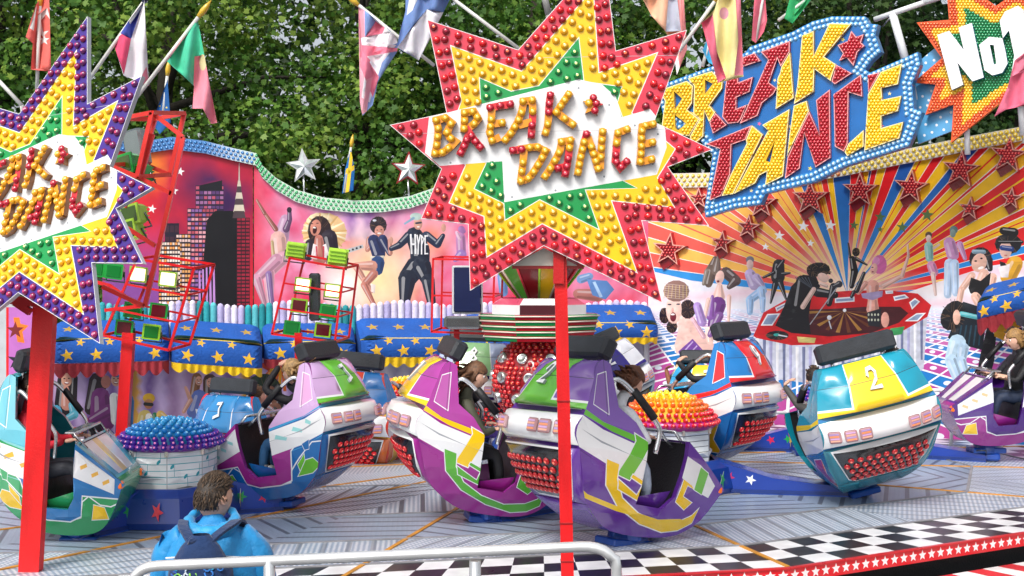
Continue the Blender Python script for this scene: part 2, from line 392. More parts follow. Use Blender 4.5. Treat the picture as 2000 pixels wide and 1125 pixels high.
# red and white striped walkway outside
b = MB()
for k in (-4, -3, -2, -1, 0, 1, 2, 3):
    n = round(sidelen(k) * 6)
    for i in range(n):
        f = lambda t, r: corner(k, r).lerp(corner(k + 1, r), t)
        q = [f(i / n, PR + .12), f((i + 1) / n, PR + .12), f((i + 1) / n, PR + 1.5), f(i / n, PR + 1.5)]
        c = ('#c92a33', '#e6e4e4') if k >= 0 else ('#33363c', '#d9dade')
        b.add([(p.x, p.y, .1) for p in q], [(3, 2, 1, 0)], c[i % 2])
    p, q = corner(k, PR + 1.5), corner(k + 1, PR + 1.5); b.beam((p.x, p.y, .05), (q.x, q.y, .05), .04, .1, '#9a9aa0')
tag(b.build('striped_walkway', mat('walkway_paint', .5, var=.3, nscale=4)), kind='structure')

# ------------------------------------------------------------ left facade
WL = Wall((-5.5, 16.6), (2.1, 19.0)); WR = Wall((2.1, 19.0), (6.75, 15.4))
CREST = [(196, 262), (240, 272), (285, 276), (335, 268), (400, 276), (455, 290), (500, 300), (512, 324), (538, 348), (578, 371), (630, 386), (690, 392), (745, 391), (800, 383), (850, 366), (905, 346), (980, 338), (1266, 338)]
def crest_y(x):
    for a, b_ in zip(CREST, CREST[1:]):
        if a[0] <= x <= b_[0]: return a[1] + (b_[1] - a[1]) * (x - a[0]) / (b_[0] - a[0])
    return CREST[0][1] if x < CREST[0][0] else CREST[-1][1]
fac = thing('left_facade', WL(730, 900).to_tuple(), 'ride back wall with airbrushed skyline and dancers under a curved studded crest', 'facade')
def fbm(x, y, s=1, z=0): return noise.fractal(Vector((x * s, y * s, z)), 1, 2, 3) * .5 + .5
class Pic:
    def __init__(s): s.s = []; s.k = 1; s.x = s.y = 0
    def at(s, k, x, y): s.k = k; s.x = x; s.y = y; return s
    def add(s, poly, c):
        q = [(s.x + p[0] / s.k, s.y + p[1] / s.k) for p in poly]
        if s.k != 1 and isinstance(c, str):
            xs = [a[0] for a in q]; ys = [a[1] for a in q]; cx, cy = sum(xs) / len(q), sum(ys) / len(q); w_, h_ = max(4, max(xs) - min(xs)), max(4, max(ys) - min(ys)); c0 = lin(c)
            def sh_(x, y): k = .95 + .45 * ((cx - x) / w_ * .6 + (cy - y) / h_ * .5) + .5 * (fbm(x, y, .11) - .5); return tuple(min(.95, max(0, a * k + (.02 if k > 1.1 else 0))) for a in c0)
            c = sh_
        s.s.append((q, c))
    def L(s, c, *a):                                         # chain of limbs: x,y,r triples
        for i in range(0, len(a) - 3, 3):
            x1, y1, r1, x2, y2, r2 = a[i:i + 6]; s.add(limb(*a[i:i + 6]), c); L_ = hypot(x2 - x1, y2 - y1)
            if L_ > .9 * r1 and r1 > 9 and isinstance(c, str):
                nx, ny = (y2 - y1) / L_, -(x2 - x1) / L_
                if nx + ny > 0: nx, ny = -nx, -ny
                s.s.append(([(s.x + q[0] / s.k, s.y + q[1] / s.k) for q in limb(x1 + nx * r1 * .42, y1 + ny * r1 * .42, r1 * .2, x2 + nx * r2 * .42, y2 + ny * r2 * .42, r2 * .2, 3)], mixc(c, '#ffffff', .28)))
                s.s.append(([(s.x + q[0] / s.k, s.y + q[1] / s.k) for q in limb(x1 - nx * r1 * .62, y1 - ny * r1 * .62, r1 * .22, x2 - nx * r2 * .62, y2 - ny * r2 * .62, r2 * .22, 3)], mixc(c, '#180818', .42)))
    def E(s, c, *a):
        s.add(ell(*a), c)
        if isinstance(c, str) and a[2] >= 22 and sum(lin(c)) < .12:
            rn_ = random.Random(int(a[0] * 7 + a[1])); ry = a[3] if len(a) > 3 else a[2]
            for i in range(16):
                q = rn_.uniform(0, 2 * pi); r0 = rn_.uniform(.2, .5); x0, y0 = a[0] + a[2] * r0 * cos(q), a[1] + ry * r0 * sin(q); q += rn_.uniform(-.3, .3); x1, y1 = a[0] + a[2] * 1.04 * cos(q), a[1] + ry * 1.04 * sin(q); m_ = ((x0 + x1) / 2 + rn_.uniform(-5, 5), (y0 + y1) / 2 + rn_.uniform(-5, 5))
                s.s.append(([(s.x + u / s.k, s.y + v / s.k) for u, v in thick([(x0, y0), m_, (x1, y1)], 2.6)], mixc(c, '#a07858', rn_.uniform(.15, .5))))
    def Pp(s, c, *p): s.add([(p[i], p[i + 1]) for i in range(0, len(p), 2)], c)
# skyline
pic = Pic()
def skybg(x, y):
    t = fbm(x, y, .012, 3); u = min(1, max(0, hypot(x - 425, (y - 400) * .8) / 130))
    c = mixc('#3a1450', '#d81a2c', u * 1.15 - .15 + (t - .5) * .9)
    if x < 330: c = mixc(c, '#f5912a', max(0, 1 - hypot(x - 290, y - 330) / 55) * (t * 1.6)); c = mixc(c, '#8a4a9a', max(0, (y - 430) / 120))
    return c
top = [(x, crest_y(x) + 10) for x in (200, 240, 285, 335, 400, 455, 494)]
pic.s.append((top + [(494, 618), (200, 618)], skybg))
rnd = random.Random(3)
def tower(x0, x1, y0, c, wc, nx, ny, y1=612, wr=.8, lit=1):
    pic.Pp(c, x0, y0, x1, y0, x1, y1, x0, y1)
    for j in range(ny):
        for i in range(nx):
            if rnd.random() > lit: continue
            a = x0 + (x1 - x0) * (i + .5) / nx; b_ = y0 + (y1 - y0) * (j + .5) / ny; dx = (x1 - x0) / nx * wr / 2; dy = (y1 - y0) / ny * .3
            cc = wc if isinstance(wc, str) else rnd.choice(wc); pic.Pp(cc, a - dx, b_ - dy, a + dx, b_ - dy, a + dx, b_ + dy, a - dx, b_ + dy)
tower(322, 350, 436, '#1c1228', '#3a2030', 3, 8)
tower(382, 437, 362, '#2a1838', ['#b8506a', '#5a3a70', '#a06a9a'], 7, 26)
tower(366, 424, 407, '#241634', ['#d8707a', '#8a60a0', '#e0a0a8', '#b04a5a'], 8, 24)
tower(344, 372, 457, '#181022', ['#e8c8c0', '#e0a060'], 5, 18)
tower(310, 352, 472, '#181022', ['#f2e6d8', '#f0a058', '#e8d0c0'], 8, 17)
tower(437, 488, 425, '#2a0c1c', ['#8a1830', '#a02038'], 6, 26)
pic.Pp('#06070f', 420, 412, 462, 412, 462, 615, 388, 615, 404, 430)
pic.Pp('#0a0c18', 390, 362, 434, 352, 434, 372, 390, 372)
for i in range(6): pic.Pp(['#cfc4b0', '#4a3a40'][i % 2], 467 - 2 - i * 1.6, 352 + i * 12, 467 + 2 + i * 1.6, 352 + i * 12, 467 + 4 + i * 1.8, 366 + i * 12, 467 - 4 - i * 1.8, 366 + i * 12)
pic.Pp('#b8b0a8', 466.4, 318, 467.8, 318, 468.6, 354, 465.6, 354)
for x, y in ((352, 335), (340, 372), (297, 408)): pic.add(star(x, y, 9, .4, .2), '#f4f0f0')
for i in range(5): pic.Pp('#c08ad0', 388 + i * 7, 530 - i * 4, 391 + i * 7, 530 - i * 4, 393 + i * 7, 612, 388 + i * 7, 612)
b = MB(); painted(b, pic.s, WL, grid=14, depth=.06, edge='#7a6a80'); b.build('skyline_panel', MURAL, fac)
# dancers
pic = Pic()
def dancebg(x, y):
    a = atan2(x - 700, 640 - y); r = hypot(x - 700, y - 560); s = .5 + .5 * sin(a * 34 + 2 * fbm(x, y, .02))
    c = mixc('#dc3468', '#f0a8cc', fbm(x, y, .018) * 1.2 - .1 + .3 * max(0, s - .4))
    if y < 470: c = mixc(c, mixc('#7a5ab8', '#f0c8e8', s), max(0, 1 - abs(x - 705) / 110) * .9)
    c = mixc(c, '#fbe9a8', max(0, 1 - hypot((x - 735), (y - 545)) / 130)); c = mixc(c, '#f2a860', .7 * max(0, 1 - hypot((x - 840), (y - 470)) / 60))
    c = mixc(c, '#ffffff', max(0, 1 - hypot(x - 670, (y - 560)) / 60)); c = mixc(c, '#d8142c', max(0, (y - 540) / 60) * (fbm(x, y, .02, 5) * 1.2) if abs(x - 720) > 90 else 0)
    c = mixc(c, '#e02038', max(0, 1 - (x - 496) / 46) * .8); return c
top = [(496, 322), (512, 344), (538, 362), (578, 384), (630, 398), (690, 404), (745, 403), (800, 395), (850, 379), (905, 358), (980, 350), (1266, 350)]
pic.s.append((top + [(1266, 618), (496, 618)], dancebg))
pic.at(3.214, 450, 370)
sk, skd = '#d89a8a', '#a8665c'
# first dancer
pic.L('#caa0c0', 345, 190, 34, 320, 300, 48); pic.L(skd, 285, 250, 16, 215, 150, 12, 165, 65, 8); pic.L('#6a4a70', 350, 250, 22, 372, 190, 16, 370, 130, 13); pic.E('#2a2030', 370, 128, 16, 18)
pic.L('#e0b0a8', 300, 310, 50, 310, 400, 48); pic.L('#c0a878', 262, 330, 10, 270, 430, 12)
pic.L('#d8a0b0', 330, 430, 44, 240, 520, 38, 250, 740, 20); pic.L('#c890a8', 290, 440, 38, 165, 560, 30, 215, 720, 16); pic.L('#8a6aa0', 240, 530, 20, 262, 740, 16)
# big hair singer
pic.E('#f0c890', 590, 270, 140, 125); pic.E('#f6dcae', 560, 220, 90, 75)
for q in range(26): a = q * .41; pic.L('#e0b070' if q % 2 else '#f8e6c0', 590 + 60 * cos(a), 270 + 55 * sin(a), 7, 590 + 140 * cos(a), 275 + 128 * sin(a), 4)
pic.E('#2a1a20', 560, 260, 75, 95); pic.L('#2a2230', 620, 300, 50, 640, 400, 42); pic.L('#2a2230', 500, 340, 30, 490, 420, 28)
pic.E('#d8907c', 535, 240, 34, 52, .15); pic.E('#401018', 530, 255, 13, 24, .2); pic.E('#f4ece6', 528, 240, 10, 5, .2); pic.E('#301820', 512, 215, 9, 3); pic.E('#301820', 546, 212, 9, 3)
pic.L('#c0786a', 555, 310, 26, 560, 430, 46); pic.Pp('#f0e0e0', 520, 340, 545, 350, 540, 440, 505, 430); pic.Pp('#f0e0e0', 600, 340, 580, 350, 590, 440, 625, 430); pic.L('#c04050', 540, 360, 5, 545, 430, 5); pic.L('#c04050', 585, 360, 5, 585, 430, 5)
# short haired dancer
pic.E('#28202c', 928, 225, 54, 56); pic.E('#c8d0dc', 905, 195, 12, 7); pic.E('#d09080', 935, 262, 30, 36); pic.E('#f4ece6', 935, 275, 13, 5); pic.E('#301820', 922, 255, 6, 3); pic.E('#301820', 948, 253, 6, 3)
pic.L('#c88878', 870, 310, 16, 860, 380, 14, 930, 310, 14); pic.L('#2a3560', 900, 320, 38, 930, 400, 44); pic.L('#2a3560', 955, 310, 28, 1000, 400, 18); pic.L('#c88878', 1005, 400, 14, 1000, 320, 12)
pic.Pp('#c9ccd0', 722, 378, 830, 345, 838, 366, 730, 404); 
for q in range(4): pic.E('#2a2a34', 745 + q * 24, 385 - q * 8, 7)
pic.Pp('#d8d0c0', 880, 420, 965, 415, 965, 440, 880, 442); pic.L('#2c4a7a', 925, 460, 44, 925, 505, 34)
pic.L('#d89a88', 890, 480, 34, 785, 480, 22); pic.L('#d89a88', 790, 485, 22, 840, 570, 18, 890, 640, 12); pic.L('#c07a6c', 900, 530, 28, 840, 600, 22, 915, 750, 12); pic.Pp('#f0e0d8', 880, 590, 912, 600, 905, 655, 885, 640); pic.Pp('#e8d8c0', 900, 735, 945, 755, 930, 780, 905, 770)
# sweatshirt dancer
pic.L('#1d2638', 1155, 290, 55, 1190, 380, 62, 1190, 460, 60); pic.L('#22304a', 1120, 290, 28, 1060, 350, 22, 1010, 372, 16); pic.L('#22304a', 1230, 290, 28, 1300, 345, 24, 1335, 290, 14); pic.E('#d09a88', 1338, 240, 15, 26); pic.E('#d09a88', 1008, 320, 14, 24)
pic.L('#20283a', 1170, 480, 66, 1110, 560, 58, 1090, 740, 26); pic.L('#20283a', 1200, 480, 60, 1240, 570, 42, 1270, 760, 22)
pic.E('#d09a88', 1178, 215, 28, 38); pic.E('#b8d0c8', 1165, 170, 38, 24); pic.L('#8ab0c8', 1150, 180, 8, 1095, 215, 6); pic.L('#303848', 1165, 212, 6, 1196, 208, 6); pic.E('#f4ece6', 1180, 235, 9, 4)
pic.Pp('#f2f2f4', 1025, 770, 1045, 735, 1110, 740, 1125, 770, 1110, 782, 1030, 782); pic.Pp('#16161c', 1050, 752, 1085, 748, 1110, 766, 1060, 768); pic.Pp('#f2f2f4', 1255, 770, 1275, 745, 1310, 780, 1280, 800)
W = '#f4f4f6'
for st in ([(1132, 285), (1138, 400)], [(1160, 285), (1162, 400)], [(1135, 345), (1160, 343)]): pic.add(thick(st, 11), W)
for st in ([(1172, 288), (1180, 340), (1178, 405)], [(1192, 286), (1181, 340)], [(1200, 290), (1200, 405)], [(1200, 292), (1214, 310), (1203, 340)], [(1222, 290), (1222, 405)], [(1222, 292), (1238, 292)], [(1222, 345), (1236, 345)], [(1222, 403), (1238, 403)]): pic.add(thick(st, 8), W)
# faint dancer behind
pic.L('#b880b0', 1445, 300, 30, 1450, 400, 30); pic.L('#d8b0c8', 1440, 310, 12, 1420, 270, 10); pic.L('#a070a8', 1450, 250, 22, 1462, 262, 16); pic.L('#9a78b8', 1450, 410, 34, 1410, 440, 16)
# right hand part behind the tower
pic.at(3.516, 850, 480)
pic.L('#6a90c8', 460, 210, 34, 470, 320, 30); pic.L('#d8a8a0', 470, 180, 16, 500, 150, 12); pic.L('#7aa0d0', 1000, 230, 30, 1060, 210, 26); pic.L('#b07068', 980, 330, 34, 1120, 340, 44); pic.Pp('#5a86c0', 1040, 230, 1180, 240, 1230, 300, 1170, 370, 1080, 340); pic.Pp('#a8c8e8', 1080, 250, 1100, 245, 1150, 350, 1130, 355)
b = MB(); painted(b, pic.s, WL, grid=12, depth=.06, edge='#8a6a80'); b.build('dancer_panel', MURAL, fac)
# studded crest
def crest_band(wall, pts, wd, colfn, parent, plate='#e8ece8', step=9.5, rad=.022, up=1):
    f = lambda x, y, d=0: wall(x, y, d + .05)
    poly = pts + [(x, y + wd) for x, y in pts[::-1]]
    b = MB(); painted(b, [(poly, plate)], f, depth=.16, edge='#b9bdc2')
    b.build('crest_board', PAINT, parent)
    it = []; I = wmat(parent).inverted(); L = 0
    for (x0, y0), (x1, y1) in zip(pts, pts[1:]):
        m = max(1, round(hypot(x1 - x0, y1 - y0) / step))
        for i in range(m):
            for r in range(3):
                t = (i + (.5 if r % 2 else 0)) / m; x, y = x0 + (x1 - x0) * t, y0 + (y1 - y0) * t + wd * (.2 + .3 * r)
                it.append((I @ f(x, y), wall.n, rad, *colfn(x)))
    it.sort(key=lambda q: q[0].z * 0 + random.Random(int(q[0].x * 1e4)).random())
    bulbs(parent, it, most=90, n=7)
cb = lambda x: (('#1565ad', '#7ac0ee') if x < 497 else ('#109a55', '#90e0b0') if x < 900 else ('#d8b820', '#fff0a0'))
def plate_l(x, y): return lin('#5a8ec8') if x < 430 else lin('#cfe0f0') if x < 500 else lin('#d8efdc')
crest_band(WL, CREST, 24, cb, fac, plate_l)
# scalloped curtain
b = MB(); x = 200; cs = ['#d8d0e8', '#e4def0', '#b8b0d8', '#2aa0a8', '#58b8c0', '#1d8890']; i = 0
while x < 1262:
    wd = 13.5; c = cs[3 + i % 3] if (x < 300 or 380 < x < 425 or 476 < x < 530 or 640 < x < 690) else cs[i % 3]
    yt = 598 + 5 * sin(x * .03); a = WL(x, yt, .1); q = WL(x, 652, .1); r = (WL(x + wd, yt) - WL(x, yt)).length / 2
    b.tube([q, a], [r, r], c, 8, cap=False); b.ball(a, (r, r, r * 1.2), c, 8, 4); x += wd; i += 1
b.build('curtain', CANVAS, fac)
# booth wall below
pic = Pic()
def booth(x, y):
    s = .5 + .5 * sin(x * .16 + 3 * fbm(x, y, .01)); c = mixc('#7a58a0', '#ccb4e0', s)
    if 240 < x < 270 or 470 < x < 490: c = mixc('#a06a28', '#e0a840', s)
    if 0 < x < 130 or 330 < x < 440: c = mixc(c, '#c8a0b8', .4)
    if x > 690: c = mixc('#a8a0bc', '#d4d0dc', s)
    return c
pic.s.append(([(-60, 650), (1266, 650), (1266, 940), (-60, 940)], booth))
pic.at(2.648, 0, 700)
def face(x, y, r, sk='#d8a088', smile=1, rot=0):
    pic.E(sk, x, y, r * .78, r, rot); pic.E('#2a1818', x - r * .32, y - r * .18, r * .14, r * .09); pic.E('#2a1818', x + r * .32, y - r * .2, r * .14, r * .09)
    pic.E('#b87860', x, y + r * .12, r * .1, r * .2)
    if smile: pic.E('#8a2028', x, y + r * .48, r * .36, r * .2, .1); pic.E('#fff6f0', x, y + r * .42, r * .3, r * .09, .1)
    else: pic.E('#a03840', x, y + r * .5, r * .25, r * .09)
pic.L('#181018', 350, 110, 52, 340, 240, 58); pic.L('#181018', 385, 100, 18, 375, 260, 18); face(345, 110, 36); pic.L('#c88878', 340, 160, 18, 345, 240, 30); pic.L('#4aa0c0', 290, 270, 30, 300, 360, 34); pic.L('#58b0c8', 370, 240, 16, 385, 290, 22, 330, 320, 14); pic.Pp('#d8501a', 270, 362, 440, 352, 430, 410, 275, 420)
pic.L('#2a1420', 510, 120, 50, 470, 260, 34); pic.E('#c88070', 548, 120, 26, 34); pic.L('#7a2878', 520, 200, 50, 530, 320, 66); pic.L('#7a2878', 560, 270, 34, 470, 320, 22); pic.L('#18141c', 480, 380, 52, 490, 460, 50); face(600, 110, 34, '#d8a890'); pic.E('#3a80b0', 612, 78, 32, 20); pic.L('#e8ece8', 590, 200, 24, 600, 320, 26); pic.L('#2a68a8', 650, 220, 44, 640, 380, 46); pic.L('#2a4a80', 560, 400, 34, 565, 520, 32)
pic.E('#e0b020', 770, 205, 32, 26); pic.E('#b87848', 768, 235, 24, 26); pic.L('#141414', 750, 235, 9, 785, 238, 9); pic.L('#d8c068', 750, 300, 36, 740, 370, 40); pic.L('#f4f0e8', 770, 300, 18, 770, 350, 18); pic.L('#188050', 800, 290, 12, 800, 330, 10); pic.L('#e8c060', 830, 290, 22, 860, 310, 14)
pic.L('#8a5a34', 1018, 100, 26, 1000, 200, 22); face(1028, 115, 24); pic.L('#4a2a1c', 1085, 115, 36, 1080, 190, 30); face(1088, 125, 26); pic.L('#5a70b8', 1030, 200, 40, 1010, 270, 46); pic.L('#88b8e0', 1100, 200, 26, 1110, 250, 26); pic.L('#d8a088', 960, 150, 8, 985, 215, 12, 950, 275, 10); pic.Pp('#e8eef4', 1010, 260, 1060, 270, 1070, 330, 1030, 360)
pic.at(3.216, 430, 680)
pic.Pp('#b8381a', 230, 100, 420, 60, 430, 180, 330, 160); 
for q in range(7): pic.Pp('#f0a818' if q % 2 else '#e86a1a', 330 + q * 8, 110, 345 + q * 9, 105, 200 + q * 36, 270, 180 + q * 36, 270)
pic.add(star(350, 110, 52, .42, .3), '#f4c020')
pic.E('#12301c', 270, 260, 112, 102); pic.L('#101418', 200, 260, 36, 195, 340, 34); pic.L('#101418', 350, 260, 34, 370, 350, 30)
face(300, 310, 78, '#8a5a44', 1, .2); pic.L('#8a5a44', 345, 380, 40, 350, 440, 34)
pic.L('#14100e', 895, 150, 48, 895, 190, 44); face(890, 190, 30, '#b07050'); pic.L('#c87858', 860, 240, 18, 880, 300, 30); pic.Pp('#28a0a0', 870, 265, 940, 285, 935, 330, 880, 320); pic.L('#9a6040', 1000, 210, 12, 920, 240, 12)
for q in range(6): pic.Pp(['#f0a020', '#8a48a8', '#e88a20', '#a870c0'][q % 4], 985 + q * 3, 190, 995 + q * 4, 200, 960 + q * 24, 430, 930 + q * 24, 430)
pic.add(star(985, 210, 44, .42, .3), '#f0c030')
pic.E('#181018', 1170, 250, 34, 46); pic.L('#3a2050', 1200, 300, 26, 1190, 400, 36)
pic.at(2.96, 730, 660)
pic.L('#1a1420', 165, 255, 34, 160, 300, 30); pic.L('#c0604a', 120, 330, 20, 110, 400, 24)
pic.at(3.516, 850, 480)
pic.L('#1c2030', 1310, 720, 30, 1310, 760, 40); pic.L('#5a7aa0', 1300, 790, 44, 1310, 900, 36); pic.E('#c8a090', 1310, 735, 18, 24)
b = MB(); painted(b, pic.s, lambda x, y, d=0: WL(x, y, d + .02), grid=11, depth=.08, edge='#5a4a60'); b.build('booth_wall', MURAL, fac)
b = MB()
for x in (2, 1258): a, c = WL(x, 600, .06), WL(x, 940, .06); b.beam(a, c, .05, .06, '#d0d0d4')
a, c = WL(-60, 905, .12), WL(1266, 905, .12); b.beam(a, c, .1, .5, '#1c3f86')
b.build('trim', PAINT, fac)
# chrome stars on sticks
for x, y, lab in ((593, 325, 'silver mirrored star on a stick, left of the yellow and blue flag'), (797, 331, 'silver star on a stick with red rim, right of the yellow and blue flag')):
    base = WL(x + 2, 384, .02); o = thing('star_ornament', base, lab, 'star ornament', 'silver stars on the crest')
    b = MB(); c = WL(x, y, .02); k = (WL(x + 1, y) - WL(x, y)).length; pts = star(0, 0, 30, .42, .05 if x > 700 else -.1)
    f = lambda u, v, d=0: WL(x + u, y + v, .02 + d)
    fr = f(0, 0, .05); vs = [fr] + [f(*p) for p in pts]; b.add(vs, [(0, (i + 1) % 10 + 1, i + 1) for i in range(10)], ['#f2f4f6', '#a8b4b0'] * 5)
    painted(b, [(grow(pts, 2.2), '#a83038' if x > 700 else '#d8dcdc')], f, depth=.05, edge='#b03a40' if x > 700 else '#c8ccd0', d0=-.003); b.build('star', mat('mirror_foil', .3, metal=.35, var=.25, nscale=9), o)
    b = MB(); b.tube([WL(x + 2, 392, .0), WL(x, y + 14, -.02)], .014, '#d8dce0', 6); b.build('stick', STEEL, o)

# ------------------------------------------------------------ awnings
def awning(i, wall, x0, x1, yt, yb, yf, ybot, vc, yv, lab, off=.0, stars=4, slant=0):
    """back top edge yt, front top edge yb (both ends), front bottom ybot, valance to yv. off: how far it stands out"""
    t0, t1 = (yt, yt) if not isinstance(yt, tuple) else yt
    dy = slant
    rt = thing('awning', wall((x0 + x1) / 2, yv, off), lab, 'awning', 'blue star awnings over the booths')
    b = MB(); sh = [([(0, 0), (1, 0), (1, 1), (0, 1)], '#1253a8')]
    def f(u, v, d=0):                                        # v: 0 back top .. .45 shoulder .. 1 front bottom ; rounded ends
        x = x0 + (x1 - x0) * u; e = min(u, 1 - u) * (x1 - x0); rnd_ = max(0, 1 - e / 16) ** 2
        if v < .45: y = yt + (yf - yt) * (v / .45); o = off * (v / .45)
        else: y = yf + (ybot - yf) * ((v - .45) / .55); o = off + .04 * sin((v - .45) / .55 * pi)
        return wall(x, y + dy * (u - .5) + rnd_ * 9 * (1 - v), .12 + (o * (1 - rnd_ * .35)) + d)
    A = (x1 - x0)
    for y in (.44,): sh.append(([(0, y), (1, y), (1, y + .02), (0, y + .02)], '#d8c040'))
    rn = random.Random(i)
    for k in range(stars):
        u = (k + .5) / stars; r = 13 / A; hv = 13 / (ybot - yf) * .55
        sh.append(([(u + (px_) * r, .81 + py_ * hv) for px_, py_ in star(0, 0, 1, .42, rn.uniform(-.3, .3))], '#f0bc30'))
        sh.append(([(u + .5 / stars * .9 + (px_) * r * .75, .53 + py_ * hv * .6) for px_, py_ in star(0, 0, 1, .42, rn.uniform(-.3, .3))] if k < stars - 1 else [(.02, .5), (.021, .5), (.021, .501)], '#d8ac38'))
        sh.append(([(u + (px_) * r, .22 + py_ * .07) for px_, py_ in star(0, 0, 1, .42, rn.uniform(-.3, .3))], '#b0903c'))
    painted(b, sh, f, grid=.06, back=False, sm=False)
    for u in (0, 1):                                         # end cheeks
        q = [f(u, v / 8) for v in range(9)]; w0 = wall(x0 + A * u, ybot + dy * (u - .5), .02); b.add(q + [w0], [tuple(range(9)) + (9,)], '#104a94')
    b.build('canopy', CANVAS, rt)
    b = MB(); n = max(4, int(A / 6)) * 2; vs = []
    for k in range(n + 1):
        u = k / n; sc = abs(sin(u * A / 26 * pi)) ; p = f(u, 1, .004 + .02 * sin(u * A * .4)); q = f(u, 1, -.03 + .02 * sin(u * A * .4 + 1)); hgt = (wall(x0, ybot) - wall(x0, yv)).length
        vs += [p, q + Vector((0, 0, -hgt * (.55 + .45 * sc)))]
    b.add(vs, [(2 * k, 2 * k + 1, 2 * k + 3, 2 * k + 2) for k in range(n)], vc, True); b.build('valance', CANVAS, rt)
YV, RV = '#ecc014', '#9a2a34'
awning(1, WL, 108, 328, 622, 0, 656, 702, RV, 730, 'blue star awning with dark red valance, leftmost, partly behind the left light star', .5, 4, -6)
awning(2, WL, 332, 505, 626, 0, 660, 708, YV, 726, 'blue star awning with yellow scalloped valance directly right of the left lamp cage', .55, 3, 12)
awning(3, WL, 510, 686, 628, 0, 664, 698, RV, 716, 'blue star awning with dark red valance behind the middle lamp cage', .35, 3)
awning(4, WL, 692, 894, 618, 0, 656, 692, YV, 712, 'blue star awning with yellow valance under the short-haired painted dancer', .55, 4)
awning(5, WL, 899, 1084, 610, 0, 652, 684, YV, 700, 'blue star awning mostly hidden behind the hexagonal canopy of the ride', .4, 3)
awning(6, WL, 1090, 1264, 592, 0, 628, 656, YV, 670, 'blue star awning with yellow valance right of the central red pole', .4, 3)
awning(7, WR, 1930, 2060, 540, 0, 572, 608, RV, 640, 'blue star awning with red valance at the right border of the picture', .5, 3, -30)

# ------------------------------------------------------------ right painted wall
rw = thing('ray_mural_wall', WR(1650, 900).to_tuple(), 'tall painted wall with red, yellow and blue sun rays, performers and a round red bar', 'mural wall')
pic = Pic(); VX, VY = 1655, 575
RT = [(1266, 356), (1380, 356), (1560, 346), (1700, 322), (1850, 300), (2060, 262)]
pic.s.append((RT + [(2060, 940), (1266, 940)], lambda x, y: mixc('#1a48a8', '#2a90d8', (y - 280) / 260)))
R_, Y_, B_, O_ = '#e8161e', '#ffc814', '#1a88d8', '#fdbc30'
rays = []
def rayc(c):
    def g_(x, y):
        r = hypot(x - VX, y - VY); q = mixc(c, '#fff2dc', max(0, 1 - r / 130) ** .8 * .9)
        if x < 1620: q = mixc(q, '#f6d8b8', .15 * min(1, (1620 - x) / 150))
        return q
    return g_
def rayp(a0, a1, c):                                         # angles in degrees, 0 = right, 90 = up
    p = [(VX, VY)] + [(VX + 560 * cos(radians(a)), VY - 560 * sin(radians(a))) for a in (a0, (a0 + a1) / 2, a1)]; pic.add(p, rayc(c))
seq = [(4, 8, R_), (8, 9, Y_), (9, 13, R_), (13, 15.5, B_), (15.5, 21, R_), (21, 24, Y_), (24, 26, R_), (26, 30, Y_), (30, 36, R_), (36, 40, Y_), (40, 41, R_), (41, 46, Y_), (46, 48, R_), (51, 55, Y_), (55, 58, R_), (58, 63, Y_), (68, 73, R_), (73, 76.5, Y_), (76.5, 79, R_), (80, 84, Y_), (84, 88.5, R_), (97, 100, Y_), (100, 103, R_), (103, 107, O_), (113, 117, O_), (117, 121, R_), (121, 127, O_), (127, 130, R_), (130, 134, O_), (134, 139, R_), (139, 143, O_), (143, 145, R_), (145, 150, O_), (150, 154, R_), (154, 160, O_), (160, 164, R_), (164, 168, O_), (168, 172, R_), (176, 179, O_)]
for a0, a1, c in seq:
    rayp(a0, a1, c); 
    for a in (a0, a1): p = [(VX + 40 * cos(radians(a)), VY - 40 * sin(radians(a)))]; pic.add([(VX + 60 * cos(radians(a - .1)), VY - 60 * sin(radians(a - .1))), (VX + 560 * cos(radians(a - .14)), VY - 560 * sin(radians(a - .14))), (VX + 560 * cos(radians(a + .14)), VY - 560 * sin(radians(a + .14)))], '#f8f0e4')
for a0, a1 in ((33, 33.5), (43, 43.5), (22.3, 22.7), (105, 105.4), (124, 124.4), (147, 147.5), (157, 157.5), (61, 61.5)): rayp(a0, a1, R_ if a0 not in (33, 33.5) else Y_)
def haze_(x, y): return mixc(mixc('#f8e8e4', '#d8e4f4', fbm(x, y, .012)), '#f0b8c8', .5 * max(0, sin(y * .12 + x * .01)) * (y < 600))
pic.add([(1266, 528), (1350, 548), (1450, 560), (1560, 575), (1655, 580), (1760, 575), (1850, 545), (1930, 520), (2060, 500), (2060, 720), (1266, 720)], haze_)
